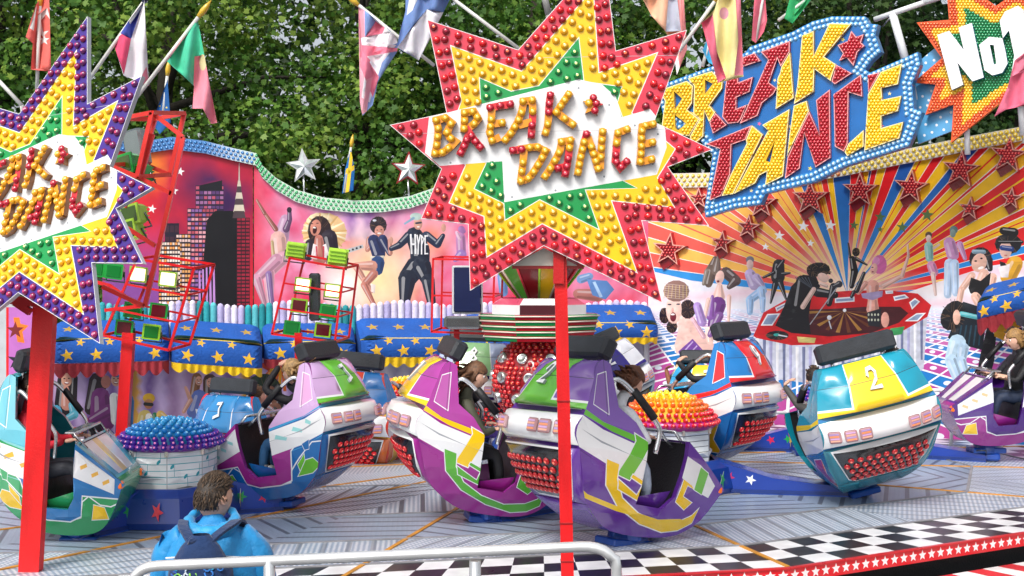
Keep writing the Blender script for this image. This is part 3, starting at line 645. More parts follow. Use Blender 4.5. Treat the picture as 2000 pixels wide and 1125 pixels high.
# chequered disco floor in perspective
def fl(u, v): t = 1 / v; return (VX + 1 * (u) * 210 * t * 1.0, 585 + 330 * t)
def q4(u, v): return [(VX + p * 150 / q, 560 + 240 / q) for p, q in ((u, v), (u + 1, v + .0), (u + 1, v), (u, v))]
def pt(u, v): return (VX + (u - v) * 470 / max(.5, u + v), 540 + 2500 / max(.5, u + v))
for i in range(-24, 50):
    for j in range(-24, 50):
        if 4 <= i + j <= 38:
            q = [pt(i, j), pt(i + 1, j), pt(i + 1, j + 1), pt(i, j + 1)]
            if max(p[0] for p in q) < 1262 or min(p[0] for p in q) > 2065 or min(p[1] for p in q) > 930: continue
            q = [(max(1267, min(2059, x)), min(938, y)) for x, y in q]; q2 = []
            for p in q:
                if not q2 or (abs(p[0] - q2[-1][0]) + abs(p[1] - q2[-1][1])) > .5: q2.append(p)
            if len(q2) < 3: continue
            c = '#b8489a' if i % 2 else '#1676c0'; fade = max(0, min(1, (i + j - 16) / 24)); cy = sum(p[1] for p in q) / 4
            pic.add(q2, mixc('#f4f0f8', '#f4f0f8', 0)); pic.add(grow(q2, -min(1.6, (cy - 575) * .014)), mixc(c, '#dce4f4', fade))
            cx, cy = pt(i + .5, j + .5)
            if (i + j) % 3 and 1280 < cx < 2050 and 600 < cy < 920: pic.E('#e6ecfa', cx, cy, (cy - 560) * .045, (cy - 560) * .024)
# flat painted stars
for x, y, r, c in ((1622, 440, 12, '#ffffff'), (1569, 442, 12, '#ffffff'), (1522, 460, 11, '#ffffff'), (1583, 475, 8, '#ffffff'), (1495, 482, 8, '#ffffff'), (1668, 440, 10, '#5a7848'), (1719, 424, 12, '#5a7848'), (1762, 444, 12, '#5a7848'), (1719, 448, 7, '#5a7848'), (1811, 420, 14, '#5a7848')): pic.add(star(x, y, r, .4, .1), c)
# figures
pic.at(3.213, 1250, 380)
sk1 = '#f0c8bc'
pic.L('#f0d0cc', 240, 760, 30, 300, 900, 50); pic.Pp('#e6bcb2', 240, 740, 330, 760, 400, 860, 480, 960, 420, 1020, 330, 960, 230, 1000, 215, 950, 240, 850); pic.L('#d8a8b8', 330, 780, 14, 400, 890, 16)
pic.E('#201018', 300, 720, 50, 60); pic.E('#201018', 155, 760, 34, 50); pic.E('#1c1820', 200, 830, 34, 40); pic.E(sk1, 212, 720, 50, 92); pic.E('#8a6a60', 228, 605, 82, 68)
for q in range(7):
    pic.add(thick([(160 + q * 22, 570), (150 + q * 24, 650)], 3), '#d8c080'); pic.add(thick([(152, 560 + q * 14), (305, 575 + q * 14)], 3), '#b8a8a0')
pic.E('#701828', 208, 768, 20, 30); pic.E('#fff0f0', 206, 752, 13, 6); pic.E('#38404c', 185, 690, 13, 5); pic.E('#38404c', 240, 688, 13, 5); pic.E('#d8a098', 205, 725, 8, 16)
pic.Pp('#6a3a90', 240, 985, 330, 905, 425, 1010, 300, 1125)
for q in range(4): pic.add(thick([(262 + q * 22, 1000 + q * 28), (330 + q * 26, 925 + q * 26)], 8), '#b8a0d0')
pic.L('#6a5a50', 470, 400, 14, 450, 480, 40, 430, 560, 24); pic.L('#5a4a48', 540, 490, 36, 600, 540, 34, 560, 580, 16); pic.L('#7a6a60', 490, 390, 10, 480, 480, 30); pic.L('#8a8074', 420, 480, 16, 400, 560, 12)
pic.E(sk1, 500, 520, 28, 44, .2); pic.E('#802030', 490, 545, 9, 7); pic.L(sk1, 500, 570, 18, 495, 640, 40); pic.L('#6a3480', 450, 700, 40, 490, 690, 50, 450, 860, 30); pic.L('#8a58a8', 455, 640, 10, 440, 760, 30); pic.L(sk1, 560, 640, 14, 556, 790, 9); pic.L(sk1, 430, 660, 14, 400, 790, 12)
pic.L(sk1, 505, 840, 34, 520, 940, 34); pic.L(sk1, 430, 850, 22, 440, 920, 22); pic.L('#7a5090', 500, 760, 26, 440, 880, 18); pic.L('#a888c8', 360, 700, 26, 390, 800, 30)
pic.E('#7a7a88', 690, 410, 26, 24); pic.E('#e0c0b8', 690, 440, 22, 32); pic.L('#b8a8d0', 690, 500, 34, 720, 560, 42); pic.L('#b8a8d0', 730, 520, 26, 770, 570, 16); pic.L('#9ac0e8', 770, 600, 28, 690, 660, 26, 690, 740, 18); pic.L('#a8c8ec', 760, 600, 26, 770, 660, 20, 770, 730, 14)
pic.L('#1c2028', 870, 440, 36, 865, 520, 44); pic.L('#1c2028', 900, 415, 10, 870, 460, 20); pic.L('#1c2028', 850, 560, 20, 820, 680, 6); pic.L('#1c2028', 880, 550, 20, 918, 660, 6); pic.L('#1c2028', 840, 490, 12, 775, 520, 7); pic.L('#1c2028', 890, 500, 14, 940, 492, 6)
pic.at(3.517, 1460, 400)
# round red bar
pic.Pp('#c8ccdc', 60, 900, 640, 975, 1235, 760, 1210, 1125, 1010, 1300, 60, 1180)
for q in range(26):
    x = 60 + q * 45; yb_ = 905 + (70 if 5 < q < 14 else 50 * q / 6 if q <= 5 else 70 - (q - 13) * 20)
    pic.Pp(['#f0f2fa', '#6c7498', '#a8a8d0'][q % 3], x, yb_, x + 22, yb_, x + 18, yb_ + 330, x + 4, yb_ + 330)
pic.Pp('#d01820', 40, 900, 110, 740, 260, 655, 440, 610, 700, 590, 950, 585, 1170, 610, 1262, 690, 1235, 770, 1060, 870, 850, 950, 500, 960, 300, 965, 60, 915)
pic.Pp('#48141c', 220, 800, 330, 720, 560, 715, 820, 700, 1050, 700, 1105, 745, 1040, 810, 850, 880, 560, 905, 300, 880)
for q in range(10): a = q * .33 + .05; pic.Pp('#a87838' if q % 2 else '#6a3820', 665, 730, 665 + 240 * cos(a), 730 + 150 * sin(a), 665 + 240 * cos(a + .12), 730 + 150 * sin(a + .12))
pic.E('#ffffff', 667, 725, 12); 
for p in ([90, 830, 135, 750, 225, 745, 170, 830], [190, 705, 265, 670, 275, 690, 200, 735], [600, 640, 735, 630, 735, 665, 600, 675], [1000, 630, 1080, 615, 1110, 640, 1010, 660], [1110, 670, 1150, 640, 1185, 665, 1130, 720], [945, 590, 1000, 588, 1000, 610, 950, 612], [1080, 800, 1160, 745, 1225, 742, 1170, 800]): pic.Pp('#eceef2', *p); pic.add(grow([(p[i], p[i + 1]) for i in range(0, 8, 2)], -9), '#8aa0c0')
pic.E('#101820', 205, 897, 78, 32); pic.E('#38b0a8', 200, 893, 22, 10); pic.L('#e0e4ea', 215, 895, 4, 270, 905, 4); pic.Pp('#3a9858', 980, 850, 1080, 835, 1060, 890, 990, 900); pic.Pp('#d8c878', 340, 905, 470, 915, 460, 950, 350, 945)
pic.L('#d01820', 880, 900, 26, 960, 880, 22)
# leather jacket singer
pic.Pp('#14161c', 300, 560, 380, 480, 470, 490, 500, 560, 440, 640, 420, 760, 435, 890, 300, 880, 190, 830, 250, 700); pic.L('#14161c', 370, 520, 36, 350, 690, 50); pic.L('#14161c', 480, 600, 34, 600, 620, 24); pic.L('#1c1f27', 590, 560, 24, 560, 680, 20)
for q in range(5): pic.L('#4a525e', 330 + q * 22, 500, 3, 420 + q * 8, 560 + q * 6, 2)
pic.E('#101218', 490, 445, 78, 50); pic.E('#101218', 440, 450, 34, 40); pic.E('#e8c4b4', 520, 500, 42, 30, .5); pic.E('#0c0c10', 545, 462, 30, 9, .5); pic.L('#e8c4b4', 455, 580, 16, 380, 700, 18); pic.L('#e8c4b4', 500, 540, 12, 545, 560, 10); pic.E('#2a2d36', 572, 522, 16); pic.L('#a8acb4', 620, 560, 4, 430, 820, 3); pic.L('#30343e', 630, 545, 24, 590, 560, 10); pic.L('#c8ccd4', 560, 800, 4, 575, 850, 4); pic.E('#d8dce4', 562, 775, 16)
# silhouette and pink haired performer
pic.E('#0a0a0e', 745, 325, 26, 30); pic.L('#0a0a0e', 720, 370, 20, 735, 460, 26, 715, 560, 16); pic.L('#0a0a0e', 705, 360, 10, 692, 265, 6); pic.L('#0a0a0e', 745, 370, 14, 820, 412, 6)
pic.L('#e0a090', 860, 560, 46, 860, 660, 34, 860, 720, 44); pic.L('#e8b8a8', 930, 560, 20, 1060, 490, 15, 1105, 350, 10, 1100, 275, 7); pic.L('#e0a090', 810, 540, 20, 760, 600, 18); pic.L('#20242c', 750, 590, 18, 800, 470, 12); pic.L('#20242c', 730, 600, 14, 715, 630, 12)
pic.Pp('#a898c0', 780, 610, 930, 590, 925, 630, 860, 655, 790, 640); pic.E('#d868a8', 905, 410, 52, 66); pic.E('#e898c8', 885, 385, 24, 30); pic.E('#e8b0a0', 868, 440, 24, 40, .2); pic.E('#902848', 860, 460, 7, 5); pic.E('#303040', 858, 430, 8, 4); pic.Pp('#20242c', 820, 740, 920, 710, 910, 840, 830, 830)
for q in range(8): pic.E('#c8ccb8', 832 + (q % 4) * 22, 755 + (q // 4) * 36, 6, 9)
pic.E('#e0a090', 945, 790, 28, 54)
pic.at(2.96, 1780, 400)
pic.E('#604838', 100, 175, 20, 20); pic.E('#e8c8c0', 100, 195, 16, 22); pic.L('#90c8c0', 100, 240, 26, 105, 310, 22); pic.L('#e8c8c0', 130, 250, 8, 160, 230, 7); pic.L('#d890b8', 115, 350, 26, 130, 390, 26); pic.L('#e8c8c0', 125, 400, 14, 140, 520, 8)
pic.E('#688888', 245, 145, 24, 24); pic.E('#88a098', 240, 165, 17, 24); pic.L('#d098c8', 220, 220, 34, 240, 290, 36); pic.L('#d098c8', 280, 230, 20, 310, 310, 12); pic.L('#b8d0ec', 220, 340, 30, 210, 520, 22); pic.L('#b8d0ec', 250, 340, 26, 255, 510, 20)
pic.L('#d8a028', 600, 340, 46, 560, 420, 46); pic.Pp('#f0e8e8', 500, 360, 570, 340, 560, 420, 520, 420); pic.E('#16161c', 560, 225, 78, 60); pic.E('#e0b8a8', 545, 260, 36, 52); pic.L('#101014', 505, 215, 10, 640, 215, 9); pic.L('#101014', 530, 150, 22, 595, 160, 26); pic.L('#18408a', 525, 248, 15, 580, 256, 15); pic.E('#c06860', 545, 292, 10, 4); pic.Pp('#101014', 510, 325, 540, 335, 550, 350, 515, 355)
pic.Pp('#0c0c12', 440, 700, 490, 760, 480, 900, 430, 1080, 360, 1080, 400, 860); pic.Pp('#e0a820', 465, 640, 640, 620, 640, 780, 560, 800, 480, 760)
pic.E('#1a1420', 400, 310, 66, 66); pic.L('#1a1420', 445, 320, 26, 455, 370, 16); pic.L('#88a8b8', 360, 270, 12, 420, 272, 12); pic.E('#e8b8a4', 392, 335, 44, 56, .3); pic.E('#fff4f0', 402, 365, 18, 8, -.3); pic.E('#301820', 372, 325, 8, 5); pic.E('#301820', 405, 310, 8, 5)
pic.L('#e8b8a4', 420, 400, 30, 400, 450, 30); pic.L('#e8b8a4', 350, 410, 22, 290, 490, 18, 265, 620, 18); pic.L('#e8b8a4', 470, 420, 26, 440, 560, 18); pic.Pp('#0c0c12', 345, 420, 400, 440, 460, 390, 445, 520, 410, 548, 340, 510, 330, 480); pic.L('#e8b8a4', 370, 530, 26, 390, 560, 30)
pic.L('#f0c8b8', 435, 580, 16, 440, 660, 14); pic.Pp('#0e1a26', 240, 640, 300, 560, 430, 600, 430, 700, 410, 840, 300, 810, 210, 770, 240, 700); pic.E('#0c1018', 240, 640, 66, 92, .5)
for q in range(5): pic.L('#1c3e50', 290 + q * 28, 700, 5, 270 + q * 30, 810, 4)
pic.L('#58b8c0', 290, 630, 14, 440, 662, 13, 570, 685, 9); pic.E('#e8b8a4', 262, 650, 22, 44); pic.E('#e8b8a4', 440, 670, 16, 18)
pic.L('#b0cce0', 265, 800, 52, 230, 900, 38, 300, 1080, 26); pic.L('#a8c4dc', 300, 830, 34, 290, 900, 26, 350, 1100, 22); pic.L('#a8c4dc', 230, 900, 34, 330, 1150, 20)
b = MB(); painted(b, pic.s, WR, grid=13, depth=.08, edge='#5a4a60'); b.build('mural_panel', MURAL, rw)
# studded top rail
def rail_band(pts, wd, parent, wall):
    crest_band(wall, pts, wd, lambda x: ('#d8b820', '#fff0a0') if x < 1560 or x > 1650 else ('#c8641c', '#ffd090'), parent, '#e2dccc', 12, .03)
rail_band([(1266, 340), (1380, 338), (1560, 330), (1640, 318), (1700, 306), (1800, 286), (1900, 266), (2060, 236)], 28, rw, WR)
b = MB(); a, c = WR(1267, 893, .1), WR(2060, 930, .1); b.beam(a, c, .08, .34, '#1a6cb8'); a, c = WR(1267, 918, .12), WR(2060, 960, .12); b.beam(a, c, .08, .1, '#0c0c10'); b.build('base_trim', PAINT, rw)
# relief stars filled with bulbs
for x, y, r, rot in ((1587, 387, 37, 0), (1684, 372, 36, .02), (1783, 366, 35, .1), (1880, 332, 38, .1), (1973, 304, 38, .1), (1898, 408, 24, .1), (1979, 388, 23, .1), (1312, 488, 34, .1), (1415, 474, 24, .1), (1466, 444, 25, .1), (1492, 398, 30, 0), (1370, 388, 22, 0)):
    pts = star(x, y, r, .4, rot); f = lambda u, v, d=0: WR(u, v, d + .09)
    b = MB(); painted(b, [(pts, '#e8a898'), (grow(pts, -2.2), '#7a0f18')], f, depth=.09, edge='#b0202a')
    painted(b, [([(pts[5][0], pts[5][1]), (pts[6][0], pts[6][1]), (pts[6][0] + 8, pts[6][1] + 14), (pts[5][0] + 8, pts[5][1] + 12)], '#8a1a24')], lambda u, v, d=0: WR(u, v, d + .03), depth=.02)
    s = b.build('relief_star', PAINT, rw); 
    I = wmat(rw).inverted(); it = [(I @ f(p.x, p.y), WR.n, .021, '#b01420', '#ff7060') for p in hexgrid(pts, 6.2, 3.2)]
    WM[s.name] = wmat(rw); bulbs(s, it, most=22 if r > 30 else 12, n=6)
POLE = mat('weathered_red_paint', .38, var=.3, nscale=5, streak=True, bump=.15, bscale=90)
# ------------------------------------------------------------ light stars on red poles
O0 = [(834, 38), (1012, 97), (1180, -93), (1203, 99), (1342, 58), (1278, 238), (1392, 292), (1305, 326), (1385, 441), (1254, 431), (1294, 592), (1062, 480), (918, 568), (914, 438), (822, 427), (862, 330), (761, 244), (872, 220)]
Y0 = [(881, 90), (1019, 140), (1158, -20), (1169, 143), (1283, 104), (1233, 221), (1318, 291), (1283, 347), (1316, 404), (1193, 391), (1243, 531), (1059, 436), (951, 501), (946, 422), (878, 396), (910, 323), (880, 260), (902, 197)]
G0 = [(937, 153), (998, 179), (1053, 168), (1130, 75), (1140, 160), (1214, 170), (1205, 200), (1240, 300), (1200, 345), (1243, 367), (1142, 370), (1169, 447), (1054, 389), (987, 429), (985, 397), (927, 368), (950, 320), (939, 189)]
B0 = [(838, 229), (1131, 155), (1176, 165), (1203, 189), (1214, 229), (1270, 213), (1283, 229), (1299, 251), (1302, 288), (1283, 341), (985, 395), (981, 315), (859, 324), (830, 299)]
def zz(*p): return [(770 + p[i] / 3.175, 180 + p[i + 1] / 3.175) for i in range(0, len(p), 2)]
LET = [('O', zz(262, 180, 275, 230, 272, 280, 265, 335, 255, 385)), ('O', zz(262, 178, 320, 165, 358, 195, 342, 225, 330, 255)), ('O', zz(330, 255, 345, 285, 380, 310, 342, 350, 305, 378, 255, 385)),
 ('O', zz(437, 135, 437, 185, 434, 232)), ('O', zz(437, 132, 495, 125, 522, 170, 495, 205, 455, 228)), ('R', zz(455, 240, 470, 262, 497, 300, 535, 345)), ('R', zz(465, 262, 435, 340, 415, 380)),
 ('R', zz(595, 102, 655, 90, 720, 80)), ('O', zz(605, 130, 602, 200, 592, 250, 607, 305)), ('O', zz(602, 202, 670, 195)), ('O', zz(607, 305, 640, 290)),
 ('O', zz(798, 62, 855, 55)), ('O', zz(798, 85, 790, 130, 765, 190, 728, 255, 690, 300)), ('O', zz(857, 60, 858, 125)), ('R', zz(858, 150, 855, 200, 850, 270)), ('O', zz(790, 205, 835, 192)),
 ('R', zz(967, 25, 960, 80, 957, 130)), ('O', zz(956, 150, 950, 215, 938, 255)), ('O', zz(1080, 20, 1045, 70, 1005, 130)), ('O', zz(1010, 130, 1050, 165, 1105, 205)),
 ('R', zz(735, 366, 790, 358)), ('O', zz(790, 355, 838, 348, 885, 343, 938, 370, 912, 420, 885, 465, 860, 505, 830, 540, 785, 555)), ('O', zz(803, 385, 797, 455, 790, 500, 785, 550)),
 ('O', zz(1035, 312, 1090, 303)), ('O', zz(1035, 325, 1025, 370, 1003, 415, 975, 465, 935, 525)), ('O', zz(1092, 305, 1085, 350)), ('R', zz(1083, 370, 1075, 430, 1060, 510)), ('R', zz(1015, 475, 1065, 465)),
 ('R', zz(1190, 265, 1183, 295)), ('O', zz(1175, 315, 1160, 380, 1150, 430, 1138, 500)), ('O', zz(1205, 300, 1225, 355, 1240, 405, 1262, 478)), ('O', zz(1290, 250, 1285, 300, 1282, 350, 1280, 400, 1275, 460)),
 ('O', zz(1440, 235, 1385, 255, 1376, 320)), ('R', zz(1376, 345, 1368, 430, 1400, 472, 1438, 435)),
 ('O', zz(1600, 203, 1535, 218, 1530, 265, 1530, 325, 1527, 375, 1522, 435)), ('O', zz(1545, 325, 1598, 315)), ('O', zz(1540, 432, 1592, 420))]
def light_star(name, f, parent, red, dark, tips, plate, red_b):
    """f maps the design plane (photo-pixel units) and a depth to world space"""
    nn = (f(1000, 300, .1) - f(1000, 300, 0)).normalized(); I = wmat(parent).inverted(); nl = I.to_3x3() @ nn
    Wh = '#f0f0f0'
    sh = [(O0, Wh), (grow(O0, -1.1), plate), (grow(Y0, 1.7), Wh), (Y0, '#f8c810'), (grow(G0, 1.5), Wh), (G0, '#0b9a4c'), (B0, '#eceef0')]
    for y_ in (262, 118): sh.append(([(700, y_), (1420, y_ - 12), (1420, y_ - 11.2), (700, y_ + .8)], '#b4b8c0'))
    sh += [(ell(x_, y_, 2), '#8a9098') for x_, y_ in ((850, 250), (990, 250), (1130, 172), (1190, 205), (1285, 262), (1275, 320), (1180, 345), (1085, 372), (1000, 385), (880, 318), (1050, 330), (1240, 245))]
    b = MB(); painted(b, sh, f, depth=.035, edge='#b4b8be'); 
    b.build('star_panel', PAINT, parent)
    it = []; rn = random.Random(5); tk = []
    def put(pts, r, c, tp):
        for p in pts: it.append((I @ f(p.x, p.y, .001), nl, r, c() if callable(c) else c, tp() if callable(tp) else tp))
    k = (f(1001, 300) - f(1000, 300)).length; inB = lambda p: inside(p, grow(B0, 5))
    reds = lambda: rn.choice(red)
    put(rows(O0, [10, 26], 25, lambda p: not inB(p) and not inside(p, grow(Y0, 4)), tk, 15.5), 7.6 * k, reds, lambda: rn.choice(tips))
    t2 = []
    put(rows(Y0, [10.5, 30, 50], 24, lambda p: not inB(p) and not inside(p, grow(G0, 6)), t2, 17.5), 7.6 * k, '#e0a00c', '#fff0a0')
    t3 = []
    put(rows(G0, [11, 32], 23, lambda p: not inB(p), t3, 17), 7.4 * k, '#0c8040', '#f0f8a0')
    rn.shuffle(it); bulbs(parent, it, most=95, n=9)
    # raised letters
    fl = lambda x, y, d=0: f(x, y, d + .04)
    groups = {}
    b = MB(); sh = []; bl = []
    for c, pts in LET:
        sh.append((thick(pts, 14.5), '#f09a1c' if c == 'O' else '#e02a34'))
        pos = []; acc = 0; P_ = [Vector(p) for p in pts]; L = sum((q - p).length for p, q in zip(P_, P_[1:])); m = max(1, round(L / 16)) 
        for i in range(m + 1):
            t = L * (i / m); 
            for p, q in zip(P_, P_[1:]):
                if t <= (q - p).length + 1e-6: pos.append(p + (q - p) * (t / (q - p).length)); break
                t -= (q - p).length
        for p in pos:
            if all((p - q[0]).length > 11.5 for q in bl): bl.append((p, c))
    sc = [(1158, 205), 20]; sh.append((star(1157, 208, 21, .45, .15), '#f09a1c')); sh.append((star(1157, 208, 21, .45, .15)[:5] + [(1157, 208)], '#e02a34')); bl += [(Vector((1149, 203)), 'O'), (Vector((1158, 193)), 'R'), (Vector((1164, 204)), 'R'), (Vector((1161, 218)), 'R')]
    painted(b, sh, fl, base=False, depth=.045, edge='#8a5210'); lt = b.build('lettering', PAINT, parent)
    WM[lt.name] = wmat(parent)
    bulbs(lt, [(I @ fl(p.x, p.y, .001), nl, 7.8 * k, '#d89a10' if c == 'O' else red_b, '#f8d860' if c == 'O' else '#e05060') for p, c in bl], most=95, n=9)
YS = 8.0
kS = YS / F
def fC(x, y, d=0): return P(x, y, YS) + Vector((0, -d, 0))
st = thing('light_star_sign', P(1108, 1090, YS + .04) * 1 - Vector((0, 0, 0)), 'big many-pointed red, yellow and green bulb star reading BREAK DANCE on the central red pole', 'illuminated sign', 'bulb star signs on red poles')
st.location.z = .0; WM[st.name] = Matrix.Translation(st.location.copy()); st.matrix_world = WM[st.name]
light_star('c', fC, st, ['#c40e18', '#c40e18', '#8c1020', '#7a1428'], None, ['#ff7a50', '#f03038', '#b03048'], '#d83850', '#a8142c')
b = MB(); a = P(1094, 500, YS + .1); c = P(1109, 1125, YS + .1); c.z = .02; c.x = P(1111, 1150, YS + .1).x; b.beam(c, a, .082, .06, '#e01218', up=(0, 1, 0)); b.box(P(1091, 420, YS + .07), (.07, .05, .9), '#c8181c')
b.bbox(c, (.22, .2, .04), '#b8141a')
for k_ in (.2, .3, .62): b.bbox(c.lerp(a, k_), (.088, .07, .012), '#9a1016', .002)
for k_ in (.93, .95, .97): b.ball(c.lerp(a, k_) + Vector((.0, -.034, 0)), .011, '#5a5a5e', 6, 4)
b.build('pole', POLE, st)
b = MB(); b.beam(P(1000, 521, YS + .13), P(1140, 521, YS + .13), .05, .028, '#a81820')
b.prism([(1062, 484), (1000, 519), (1128, 519)], lambda x, y: P(x, y, YS + .1), lambda x, y: P(x, y, YS + .14), '#c8c4b8'); b.build('bracket', PAINT, st)
# left star, same design turned away
yaw, roll, pch = -.46066475, -.05973665, -.18392004; LC = Vector((-3.23059209, 8.3298383, 2.88426727)); C0 = P(1085, 300, 8)
RL = (Matrix.Rotation(yaw, 3, 'Z') @ Matrix.Rotation(pch, 3, 'X') @ Matrix.Rotation(roll, 3, 'Y'))
def fL(x, y, d=0): q = P(x, y, 8) - C0; return LC + RL @ Vector((q.x, -d, q.z))
st = thing('light_star_sign', (-3.3, 8.6, 0), 'purple, yellow and green bulb star cut by the left edge, on a wide red pole', 'illuminated sign', 'bulb star signs on red poles')
light_star('l', fL, st, ['#6a1450', '#7c1248', '#581858', '#8a1850'], None, ['#f080a8', '#e04878', '#c03878'], '#40208a', '#a8142c')
b = MB(); a = P(94, 590, 8.75); c = P(60, 1125, 8.75); d = (c - a) / (a.z - c.z); c = a + d * a.z; b.beam(c, a + Vector((0, 0, .3)), .145, .09, '#e41015', up=(0, 1, 0)); b.beam(P(20, 585, 8.7), P(140, 600, 8.7), .06, .06, '#c4181c'); b.beam(P(30, 590, 8.7), P(60, 610, 8.7), .05, .05, '#c4181c'); b.bbox(c, (.34, .3, .05), '#b8141a'); b.build('pole', POLE, st)

# ------------------------------------------------------------ the large BREAK DANCE board
WB = Wall((P(1290, 300, 16.6).x, 16.6), (P(1800, 300, 14.6).x, 14.6))
def z2(k, ox, oy): return lambda *p: [(ox + p[i] / k, oy + p[i + 1] / k) for i in range(0, len(p), 2)]
zb = z2(2.616, 1250, 0); c1 = z2(4.5, 1280, 20); c2 = z2(3.75, 1520, 20); c3 = z2(4.3286, 1360, 170)
board = zb(92, 480, 105, 435, 370, 338, 540, 268, 560, 240, 780, 162, 880, 110, 980, 84, 1150, 84, 1172, 122, 1215, 125, 1202, 180, 1232, 265, 1180, 312, 1150, 355, 1175, 372, 1420, 265, 1432, 330, 1390, 430, 1400, 555, 1442, 572, 1398, 690, 1372, 748, 1050, 850, 890, 930, 640, 990, 615, 1045, 490, 1062, 335, 1110, 330, 1060, 350, 940, 372, 790, 300, 712, 128, 625)
lets = [('Y', c1(45, 710, 290, 625, 345, 670, 335, 820, 295, 880, 400, 960, 310, 1110, 240, 1095, 70, 1030, 100, 800), [c1(178, 715, 250, 780, 185, 880), c1(185, 920, 285, 1000, 215, 1060, 190, 1040)]),
 ('Y', c1(300, 605, 510, 540, 605, 640, 600, 690, 490, 840, 540, 902, 487, 985, 445, 890, 435, 1110, 330, 1200, 320, 1110, 405, 960, 349, 915, 355, 670), [c1(450, 615, 520, 650, 450, 740)]), ('R', c1(543, 908, 640, 1012, 520, 1085, 490, 990), []),
 ('R', c1(637, 620, 738, 590, 742, 640, 870, 590, 840, 720, 725, 770, 725, 870, 815, 835, 765, 960, 740, 990, 650, 1000, 602, 940), []), ('R', c1(780, 420, 885, 380, 935, 450, 780, 500), []),
 ('R', c1(940, 370, 1193, 275, 1193, 368, 1115, 500, 1085, 430, 1010, 640, 1080, 690, 1050, 740, 950, 820, 910, 930, 755, 1000, 1005, 440), []), ('Y', c1(1196, 375, 1228, 775, 1070, 872, 1088, 600, 1108, 560, 1122, 500), []),
 ('Y', c2(185, 190, 270, 155, 270, 340, 385, 100, 545, 105, 345, 345, 432, 400, 398, 500, 395, 522, 275, 435, 268, 600, 125, 690, 150, 560), []), ('R', c2(435, 403, 548, 465, 425, 545, 401, 526), []),
 ('R', c2(545, 155, 580, 200, 635, 180, 615, 240, 640, 265, 590, 310, 560, 410, 510, 350, 455, 375, 485, 320, 445, 260, 520, 230), []),
 ('R', c3(95, 485, 478, 327, 428, 448, 310, 490, 298, 740, 222, 920, 125, 960, 215, 525), []), ('Y', c3(482, 327, 575, 405, 325, 905, 228, 922, 303, 745, 440, 478, 432, 452), []),
 ('Y', c3(570, 325, 800, 190, 745, 755, 595, 830, 610, 715, 545, 750, 510, 815, 330, 905, 620, 370), [c3(680, 450, 635, 640, 600, 625)]),
 ('Y', c3(837, 160, 945, 120, 963, 210, 903, 330, 790, 560, 780, 596, 800, 400), []), ('R', c3(967, 212, 1055, 415, 1025, 115, 1140, 25, 1145, 600, 1020, 680, 925, 390, 885, 690, 762, 775, 783, 600, 907, 332), []),
 ('R', c2(415, 620, 615, 475, 625, 635, 525, 605, 518, 980, 490, 1036, 425, 1000), []), ('Y', c2(524, 980, 635, 880, 635, 1000, 515, 1070, 496, 1040), []),
 ('Y', c2(760, 456, 915, 395, 885, 545, 765, 575, 770, 660, 910, 630, 885, 740, 765, 780, 765, 865, 925, 820, 895, 940, 640, 1030, 667, 618), []), ('R', c2(665, 480, 754, 457, 669, 605), [])]
bs = thing('roof_sign', WB(1560, 330).to_tuple(), 'large jagged blue board with BREAK DANCE in yellow and red bulb-filled letters', 'illuminated sign')
I = wmat(bs).inverted()
b = MB(); sh = [(board, '#1f7cc4'), (grow(board, -21), '#1268b4')]
rn = random.Random(9)
for i in range(60):
    x, y = rn.uniform(1300, 1780), rn.uniform(40, 400)
    if inside((x, y), grow(board, -24)): sh.append((star(x, y, rn.uniform(3.5, 6), .42, rn.random()), rn.choice(['#f0e0a0', '#e0609a', '#e8f0f8', '#d8d060'])))
painted(b, sh, WB, depth=.12, edge='#2a70a8'); b.build('board', PAINT, bs)
it = [(I @ WB(p.x, p.y, .001), WB.n, .029, '#7fb8e0', '#ffffff') for p in rows(board, [5, 15], 9.6, None, [], 7)]
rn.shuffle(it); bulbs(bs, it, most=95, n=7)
rest = []
for c, poly, holes in lets:
    f = lambda x, y, d=0: WB(x, y, d + .05); b = MB(); ed = '#f6e8b0' if c == 'Y' else '#f0a8a8'
    painted(b, [(poly, ed), (grow(poly, -1.6), '#e8b80c' if c == 'Y' else '#a01420')], f, depth=.05, edge='#c89a30' if c == 'Y' else '#a84048', holes=holes); lo = b.build('letter', PAINT, bs)
    ok = lambda p: not any(inside(p, h) or edist(p, h) < 3 for h in holes)
    rest += [(I @ f(p.x, p.y, .001), WB.n, .023, '#f0c010' if c == 'Y' else '#b01828', '#ffe860' if c == 'Y' else '#e04858') for p in hexgrid(poly, 6.8, 3.2, ok)]
bulbs(bs, rest, name='letter_bulb', most=0, n=6)
# number one star
c4 = z2(3.88, 1780, 0)
s1 = thing('number_one_star', WR(1900, 200, .4).to_tuple(), 'orange, yellow and green jagged star with white No1 lettering, cut by the top right corner', 'illuminated sign')
WN = Wall((P(1790, 200, 14.9).x, 14.9), (P(2100, 200, 14.0).x, 14.0)); I = wmat(s1).inverted()
b = MB(); painted(b, [(c4(20, 470, 170, 345, 330, 500, 330, 970, 35, 1085, 5, 800), '#5aa8dc')] + [(ell(c4(x, y)[0][0], c4(x, y)[0][1], 2.6), '#f4f8fc') for x, y in ((98, 405), (92, 465), (155, 445), (75, 540), (135, 680), (68, 720), (115, 750), (50, 805), (105, 790), (285, 843), (205, 880), (92, 935), (175, 940), (252, 915), (140, 995), (82, 1018), (230, 975))], lambda x, y, d=0: WN(x, y, d - .12), depth=.04, edge='#3a80b0'); b.build('dotted_panel', PAINT, s1)
OO = c4(40, 170, 285, 150, 270, -40, 520, -40, 640, 45, 800, -60, 1000, 60, 960, 300, 1010, 560, 980, 800, 850, 800, 660, 790, 300, 1080, 320, 790, 105, 870, 185, 640, 15, 625, 230, 440)
